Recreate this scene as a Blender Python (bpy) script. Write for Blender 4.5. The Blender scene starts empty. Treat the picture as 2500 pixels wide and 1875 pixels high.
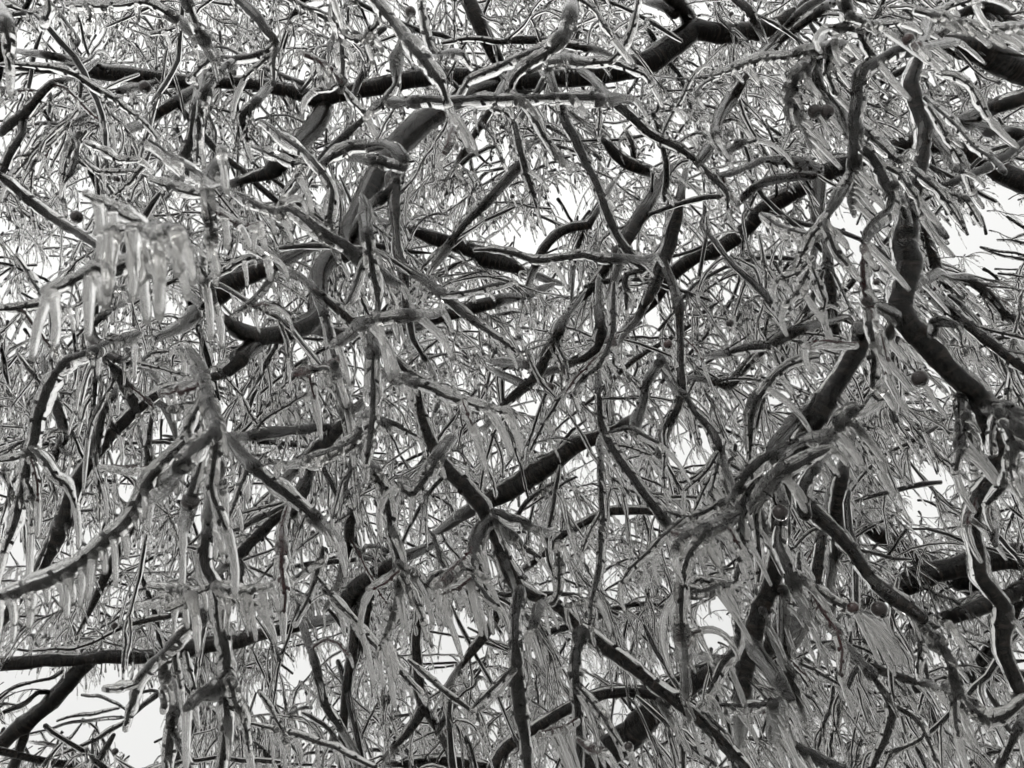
import bpy, math, random
import numpy as np
from mathutils import Matrix, Vector

random.seed(11)
rng = np.random.default_rng(11)
scene = bpy.context.scene
C = scene.collection

# ------------------------------------------------------------------ camera
FPX = 1880.0                       # focal length in pixels of a 2500 px wide frame
ELEV, ROLL = math.radians(33), math.radians(13)
CAM = np.array([0.0, 0.0, 1.65])
F_ = np.array([0, math.cos(ELEV), math.sin(ELEV)])
U0 = np.array([0, -math.sin(ELEV), math.cos(ELEV)])
R0 = np.array([1.0, 0, 0])
R_ = math.cos(ROLL) * R0 - math.sin(ROLL) * U0
U_ = math.sin(ROLL) * R0 + math.cos(ROLL) * U0
cd = bpy.data.cameras.new('camera')
cam = bpy.data.objects.new('camera', cd)
C.objects.link(cam)
cam.matrix_world = Matrix(((R_[0], U_[0], -F_[0], CAM[0]), (R_[1], U_[1], -F_[1], CAM[1]),
                           (R_[2], U_[2], -F_[2], CAM[2]), (0, 0, 0, 1)))
cd.sensor_width = 36
cd.lens = 36 * FPX / 2500
cd.clip_start = 0.05
cd.clip_end = 3000
cd.dof.use_dof = True
cd.dof.focus_distance = 2.2
cd.dof.aperture_fstop = 13
scene.camera = cam

# ------------------------------------------------------------------ world, sun, exposure
SUN_EL, SUN_AZ = math.radians(48), math.radians(200)
w = bpy.data.worlds.new('World')
scene.world = w
w.use_nodes = True
nt = w.node_tree
nt.nodes.clear()
wo = nt.nodes.new('ShaderNodeOutputWorld')
bg = nt.nodes.new('ShaderNodeBackground')
sky = nt.nodes.new('ShaderNodeTexSky')
sky.sky_type = 'NISHITA'
sky.sun_disc = False
sky.sun_elevation = SUN_EL
sky.sun_rotation = SUN_AZ
sky.dust_density = 4
hs = nt.nodes.new('ShaderNodeHueSaturation')
hs.inputs['Saturation'].default_value = 0.03
mx = nt.nodes.new('ShaderNodeMix')
mx.data_type = 'RGBA'
mx.inputs['Factor'].default_value = 0.86            # closed cloud deck over the clear sky
geo = nt.nodes.new('ShaderNodeNewGeometry')        # overcast deck: brighter overhead, faintly uneven
sx = nt.nodes.new('ShaderNodeSeparateXYZ')
nt.links.new(geo.outputs['Incoming'], sx.inputs[0])
cn = nt.nodes.new('ShaderNodeTexNoise')
cn.inputs['Scale'].default_value = 2.2
cn.inputs['Detail'].default_value = 3
nt.links.new(geo.outputs['Incoming'], cn.inputs['Vector'])
ml = nt.nodes.new('ShaderNodeMath'); ml.operation = 'MULTIPLY_ADD'      # -incoming.z is the height of the ray
ml.inputs[1].default_value = -3.4
ml.inputs[2].default_value = 5.7
nt.links.new(sx.outputs['Z'], ml.inputs[0])
m3 = nt.nodes.new('ShaderNodeMath'); m3.operation = 'MULTIPLY_ADD'
m3.inputs[1].default_value = 2.2
nt.links.new(cn.outputs[0], m3.inputs[0])
nt.links.new(ml.outputs[0], m3.inputs[2])
cc = nt.nodes.new('ShaderNodeCombineColor')
for k_, f_ in (('Red', 1.0), ('Green', 1.0), ('Blue', 0.985)):
    q_ = nt.nodes.new('ShaderNodeMath'); q_.operation = 'MULTIPLY'; q_.inputs[1].default_value = f_
    nt.links.new(m3.outputs[0], q_.inputs[0])
    nt.links.new(q_.outputs[0], cc.inputs[k_])
nt.links.new(cc.outputs[0], mx.inputs['B'])
nt.links.new(sky.outputs[0], hs.inputs['Color'])
nt.links.new(hs.outputs[0], mx.inputs['A'])
nt.links.new(mx.outputs['Result'], bg.inputs['Color'])
bg.inputs['Strength'].default_value = 0.1
nt.links.new(bg.outputs[0], wo.inputs['Surface'])
sl = bpy.data.lights.new('sun', 'SUN')
sl.energy = 0.6
sl.angle = math.radians(40)
sl.color = (1, 0.98, 0.95)
so = bpy.data.objects.new('sun', sl)
C.objects.link(so)
sd = Vector((math.sin(SUN_AZ) * math.cos(SUN_EL), math.cos(SUN_AZ) * math.cos(SUN_EL), math.sin(SUN_EL)))
so.rotation_euler = sd.to_track_quat('Z', 'Y').to_euler()
vs = scene.view_settings
vs.view_transform = 'Standard'
vs.look = 'None'
vs.exposure = 0.33
vs.gamma = 1
vs.use_curve_mapping = False
cy = scene.cycles
cy.max_bounces = 14
cy.transmission_bounces = 14
cy.glossy_bounces = 3
cy.diffuse_bounces = 2
cy.transparent_max_bounces = 8
cy.use_adaptive_sampling = True
cy.adaptive_threshold = 0.045
cy.use_denoising = True

# ------------------------------------------------------------------ materials
def new_mat(name):
    m = bpy.data.materials.new(name)
    m.use_nodes = True
    t = m.node_tree
    t.nodes.clear()
    return m, t, t.nodes.new('ShaderNodeOutputMaterial')

def ramp(t, a, b, p0=0.3, p1=0.7):
    r = t.nodes.new('ShaderNodeValToRGB')
    r.color_ramp.elements[0].position = p0
    r.color_ramp.elements[1].position = p1
    r.color_ramp.elements[0].color = (*a, 1)
    r.color_ramp.elements[1].color = (*b, 1)
    return r

def bark(name, dark, light, ring=0.6, rough=0.5):
    m, t, o = new_mat(name)
    b = t.nodes.new('ShaderNodeBsdfPrincipled')
    uv = t.nodes.new('ShaderNodeUVMap')                 # u round the stem (0..1), v metres along it
    mp = t.nodes.new('ShaderNodeMapping')
    mp.inputs['Scale'].default_value = (2.2, 85, 1)
    n1 = t.nodes.new('ShaderNodeTexNoise')              # lenticel bands round the stem
    n1.inputs['Scale'].default_value = 1.0
    n1.inputs['Detail'].default_value = 4
    n1.inputs['Roughness'].default_value = 0.65
    tc = t.nodes.new('ShaderNodeTexCoord')
    n2 = t.nodes.new('ShaderNodeTexNoise')
    n2.inputs['Scale'].default_value = 60
    n2.inputs['Detail'].default_value = 5
    t.links.new(uv.outputs[0], mp.inputs['Vector'])
    t.links.new(mp.outputs[0], n1.inputs['Vector'])
    t.links.new(tc.outputs['Object'], n2.inputs['Vector'])
    r1 = ramp(t, dark, light, 0.47, 0.74)
    t.links.new(n1.outputs[0], r1.inputs[0])
    r2 = ramp(t, (0.55, 0.55, 0.55), (1.25, 1.2, 1.15), 0.3, 0.75)
    t.links.new(n2.outputs[0], r2.inputs[0])
    mm = t.nodes.new('ShaderNodeMix')
    mm.data_type = 'RGBA'
    mm.blend_type = 'MULTIPLY'
    mm.inputs['Factor'].default_value = 1
    t.links.new(r1.outputs[0], mm.inputs['A'])
    t.links.new(r2.outputs[0], mm.inputs['B'])
    t.links.new(mm.outputs['Result'], b.inputs['Base Color'])
    b.inputs['Roughness'].default_value = rough
    b.inputs['Specular IOR Level'].default_value = 0.15
    ad = t.nodes.new('ShaderNodeMath')
    ad.operation = 'ADD'
    t.links.new(n1.outputs[0], ad.inputs[0])
    t.links.new(n2.outputs[0], ad.inputs[1])
    bp = t.nodes.new('ShaderNodeBump')
    bp.inputs['Strength'].default_value = ring
    bp.inputs['Distance'].default_value = 0.003
    t.links.new(ad.outputs[0], bp.inputs['Height'])
    t.links.new(bp.outputs[0], b.inputs['Normal'])
    t.links.new(b.outputs[0], o.inputs['Surface'])
    return m

def ice(name, rough=0.03, cloud=0.16, bump=0.35, scale=70.0):
    m, t, o = new_mat(name)
    g = t.nodes.new('ShaderNodeBsdfGlass')
    g.inputs['IOR'].default_value = 1.31
    g.inputs['Roughness'].default_value = rough
    g.inputs['Color'].default_value = (0.992, 0.99, 0.985, 1)
    tl = t.nodes.new('ShaderNodeBsdfTranslucent')
    tl.inputs['Color'].default_value = (0.84, 0.835, 0.825, 1)
    df = t.nodes.new('ShaderNodeBsdfDiffuse')
    df.inputs['Color'].default_value = (0.66, 0.655, 0.645, 1)
    m1 = t.nodes.new('ShaderNodeMixShader')
    m1.inputs[0].default_value = 0.5
    t.links.new(tl.outputs[0], m1.inputs[1])
    t.links.new(df.outputs[0], m1.inputs[2])
    tc = t.nodes.new('ShaderNodeTexCoord')
    n = t.nodes.new('ShaderNodeTexNoise')
    n.inputs['Scale'].default_value = scale
    n.inputs['Detail'].default_value = 3
    t.links.new(tc.outputs['Object'], n.inputs['Vector'])
    mr = t.nodes.new('ShaderNodeMapRange')               # trapped bubbles make it milky in patches
    mr.inputs['From Min'].default_value = 0.42
    mr.inputs['From Max'].default_value = 0.75
    mr.inputs['To Min'].default_value = cloud * 0.35
    mr.inputs['To Max'].default_value = cloud * 2.2
    t.links.new(n.outputs[0], mr.inputs['Value'])
    m2 = t.nodes.new('ShaderNodeMixShader')
    t.links.new(mr.outputs[0], m2.inputs[0])
    t.links.new(g.outputs[0], m2.inputs[1])
    t.links.new(m1.outputs[0], m2.inputs[2])
    bp = t.nodes.new('ShaderNodeBump')
    bp.inputs['Strength'].default_value = bump
    bp.inputs['Distance'].default_value = 0.004
    t.links.new(n.outputs[0], bp.inputs['Height'])
    t.links.new(bp.outputs[0], g.inputs['Normal'])
    t.links.new(m2.outputs[0], o.inputs['Surface'])
    return m

BARK = bark('bark', (0.0026, 0.002, 0.0017), (0.044, 0.033, 0.027), 0.8, 0.55)
TWIG = bark('twig_bark', (0.003, 0.0022, 0.002), (0.014, 0.0105, 0.0095), 0.3, 0.65)
RED = bark('red_shoot', (0.028, 0.007, 0.008), (0.07, 0.018, 0.019), 0.3, 0.45)
ICE = ice('clear_ice', 0.012, 0.045, 0.22)
MILKY = ice('milky_icicle', 0.012, 0.15, 0.2, 45.0)
GLAZE = ice('thin_glaze', 0.02, 0.004, 0.3)      # the thin clear skin on thick wood
ICEF = ice('clear_ice_thin', 0.008, 0.025, 0.0)

# ------------------------------------------------------------------ geometry helpers
SWING = np.array([R_[0], R_[1], 0.0])         # boughs sank and turned while they iced up, so icicles start slanting one way
DOWN = np.array([0.07, 0.0, -1.0])
DOWN /= np.linalg.norm(DOWN)

def unproj(x, y, d):
    """photo pixel (2500 px frame) and depth in metres -> world point"""
    x = np.asarray(x, float); y = np.asarray(y, float); d = np.asarray(d, float)
    v = F_ + ((x - 1250) / FPX)[..., None] * R_ + ((937.5 - y) / FPX)[..., None] * U_
    return CAM + d[..., None] * v

def proj(P):
    q = P - CAM
    d = q @ F_
    ds = np.where(d > 0.05, d, 0.05)
    return 1250 + FPX * (q @ R_) / ds, 937.5 - FPX * (q @ U_) / ds, d

def norm(v):
    return v / np.maximum(np.linalg.norm(v, axis=-1, keepdims=True), 1e-9)

def frames(P):
    """P (T,n,3) -> two unit vectors across each tube, carried along it"""
    t = np.empty_like(P)
    t[:, 1:-1] = P[:, 2:] - P[:, :-2]
    t[:, 0] = P[:, 1] - P[:, 0]
    t[:, -1] = P[:, -1] - P[:, -2]
    t = norm(t)
    a = np.where((np.abs(t[:, :1, 2]) < 0.8)[..., None], np.array([0, 0, 1.0]), np.array([1.0, 0, 0]))[:, 0]
    N = np.empty_like(P)
    for i in range(P.shape[1]):
        a = a - (a * t[:, i]).sum(-1, keepdims=True) * t[:, i]
        a = norm(a)
        N[:, i] = a
    return N, np.cross(t, N), t

def tubes(P, R, sides, bumpy=0.0):
    """P (T,n,3), R (T,n) -> verts, quads (closed with a point at both ends), uv per loop"""
    T, n, _ = P.shape
    N, B, t = frames(P)
    P = np.concatenate([P[:, :1] - t[:, :1] * R[:, :1, None] * 0.6, P, P[:, -1:] + t[:, -1:] * R[:, -1:, None] * 0.6], 1)
    R = np.concatenate([R[:, :1] * 0.3, R, R[:, -1:] * 0.3], 1)
    N = np.concatenate([N[:, :1], N, N[:, -1:]], 1)
    B = np.concatenate([B[:, :1], B, B[:, -1:]], 1)
    n += 2
    a = np.arange(sides) * 2 * math.pi / sides
    rr = R[:, :, None] * np.ones(sides)
    if bumpy:
        rr = rr * (1 + bumpy * rng.normal(size=(T, n, sides)).clip(-2, 2))
    V = P[:, :, None] + rr[..., None] * (np.cos(a)[None, None, :, None] * N[:, :, None] + np.sin(a)[None, None, :, None] * B[:, :, None])
    i = np.arange(n - 1)[:, None]
    j = np.arange(sides)[None]
    j2 = (j + 1) % sides
    q = np.stack(np.broadcast_arrays(i * sides + j, i * sides + j2, (i + 1) * sides + j2, (i + 1) * sides + j), -1).reshape(-1, 4)
    caps0 = np.arange(sides)[::-1]
    caps1 = (n - 1) * sides + np.arange(sides)
    seg = np.concatenate([np.zeros((T, 1)), np.linalg.norm(np.diff(P, axis=1), axis=-1).cumsum(1)], 1)
    u0 = np.broadcast_to(j / sides, (n - 1, sides)).reshape(-1)
    u1 = u0 + 1 / sides
    va = np.repeat(seg[:, :-1], sides, 1)
    vb = np.repeat(seg[:, 1:], sides, 1)
    UV = np.stack([np.stack([np.broadcast_to(u, va.shape), v], -1) for u, v in ((u0, va), (u1, va), (u1, vb), (u0, vb))], 2)
    off = (np.arange(T) * n * sides)[:, None, None]
    Q = (q[None] + off).reshape(-1, 4)
    cap = np.stack([caps0[None] + off[:, 0], caps1[None] + off[:, 0]], 1).reshape(-1, sides)
    return V.reshape(-1, 3), Q, UV.reshape(-1, 2), cap

class Geo:
    def __init__(self):
        self.v, self.q, self.uv, self.cap, self.n = [], [], [], [], 0
    def add(self, V, Q, UV, cap):
        self.v.append(V); self.q.append(Q + self.n); self.uv.append(UV)
        self.cap.append(cap + self.n)
        self.n += len(V)
        return self
    def mesh(self, name, mat, origin=None):
        V = np.concatenate(self.v)
        if origin is not None:
            V = V - origin
        Q = np.concatenate(self.q)
        UV = np.concatenate(self.uv)
        loops = [Q.reshape(-1)]
        starts = [np.arange(len(Q)) * 4]
        p = len(Q) * 4
        nc = 0
        for c in self.cap:
            loops.append(c.reshape(-1))
            starts.append(p + np.arange(len(c)) * c.shape[1])
            p += c.size
            nc += c.size
        loops = np.concatenate(loops).astype(np.int32)
        starts = np.concatenate(starts).astype(np.int32)
        me = bpy.data.meshes.new(name)
        me.vertices.add(len(V))
        me.vertices.foreach_set('co', V.astype(np.float32).ravel())
        me.loops.add(len(loops))
        me.loops.foreach_set('vertex_index', loops)
        me.polygons.add(len(starts))
        me.polygons.foreach_set('loop_start', starts)
        me.polygons.foreach_set('use_smooth', np.ones(len(starts), bool))
        l = me.uv_layers.new(name='UVMap')
        l.data.foreach_set('uv', np.concatenate([UV, np.zeros((nc, 2))]).astype(np.float32).ravel())
        me.update(calc_edges=True)
        me.materials.append(mat)
        return me

def link(name, me, parent=None, kind=None, loc=None):
    o = bpy.data.objects.new(name, me)
    C.objects.link(o)
    if parent is not None:
        o.parent = parent
    if loc is not None:
        o.location = loc
    if kind:
        o['kind'] = kind
    return o

def catmull(p, m):
    p = np.vstack([2 * p[0] - p[1], p, 2 * p[-1] - p[-2]])
    out = []
    for i in range(1, len(p) - 2):
        s = np.linspace(0, 1, m[i - 1], endpoint=False)[:, None]
        a, b, c, d = p[i - 1], p[i], p[i + 1], p[i + 2]
        m0, m1 = (c - a) * 0.3, (d - b) * 0.3
        out.append((2 * s ** 3 - 3 * s ** 2 + 1) * b + (s ** 3 - 2 * s ** 2 + s) * m0 + (3 * s ** 2 - 2 * s ** 3) * c + (s ** 3 - s ** 2) * m1)
    out.append(p[-2][None])
    return np.vstack(out)

def smooth_noise(n, k):
    g = rng.normal(size=max(2, int(n / k) + 3))
    return np.interp(np.linspace(0, len(g) - 1.01, n), np.arange(len(g)), g)

# ------------------------------------------------------------------ ground
def ground():
    n = 60
    g = np.sign(np.linspace(-1, 1, n)) * np.abs(np.linspace(-1, 1, n)) ** 2.5 * 900
    X, Y = np.meshgrid(g, g)
    Z = 0.05 * np.sin(X * 0.7) * np.cos(Y * 0.5) + 0.02 * rng.normal(size=X.shape)
    V = np.stack([X, Y, Z], -1).reshape(-1, 3)
    i, j = np.meshgrid(np.arange(n - 1), np.arange(n - 1), indexing='ij')
    Q = np.stack([i * n + j, i * n + j + 1, (i + 1) * n + j + 1, (i + 1) * n + j], -1).reshape(-1, 4)
    me = bpy.data.meshes.new('ground')
    me.from_pydata(V.tolist(), [], Q.tolist())
    m, t, o = new_mat('frosted_lawn')
    b = t.nodes.new('ShaderNodeBsdfPrincipled')
    tc = t.nodes.new('ShaderNodeTexCoord')
    n1 = t.nodes.new('ShaderNodeTexNoise')
    n1.inputs['Scale'].default_value = 1.3
    n1.inputs['Detail'].default_value = 8
    t.links.new(tc.outputs['Object'], n1.inputs['Vector'])
    r = ramp(t, (0.14, 0.14, 0.125), (0.55, 0.55, 0.54), 0.33, 0.65)
    t.links.new(n1.outputs[0], r.inputs[0])
    t.links.new(r.outputs[0], b.inputs['Base Color'])
    b.inputs['Roughness'].default_value = 0.35
    t.links.new(b.outputs[0], o.inputs['Surface'])
    me.materials.append(m)
    link('ground', me, kind='structure')
ground()

# ------------------------------------------------------------------ the trees
def tree_root(name, label, loc):
    o = bpy.data.objects.new(name, None)
    C.objects.link(o)
    o.location = loc
    o['label'] = label
    o['category'] = 'tree'
    return o
ROOT_M = np.array([5.2, 3.6, 0.0])
ROOT_R = np.array([9.0, 6.5, 0.0])
TREE = {'M': tree_root('ice_glazed_tree', 'large bare tree sheathed in clear ice, its dark drooping boughs and icicles filling the view', ROOT_M),
        'R': tree_root('ice_glazed_tree', 'darker ice-coated tree standing further off, low between the boughs at the lower right', ROOT_R)}
ROOT = {'M': ROOT_M, 'R': ROOT_R}

OFF = {'A': (0, 0), 'B': (800, 0), 'C': (1600, 0), 'D': (0, 600), 'E': (800, 600), 'F': (1600, 600),
       'G': (0, 1200), 'H': (800, 1200), 'I': (1600, 1200), 'Z': (0, 0)}
ZS = 900 / 2212.0
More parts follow.
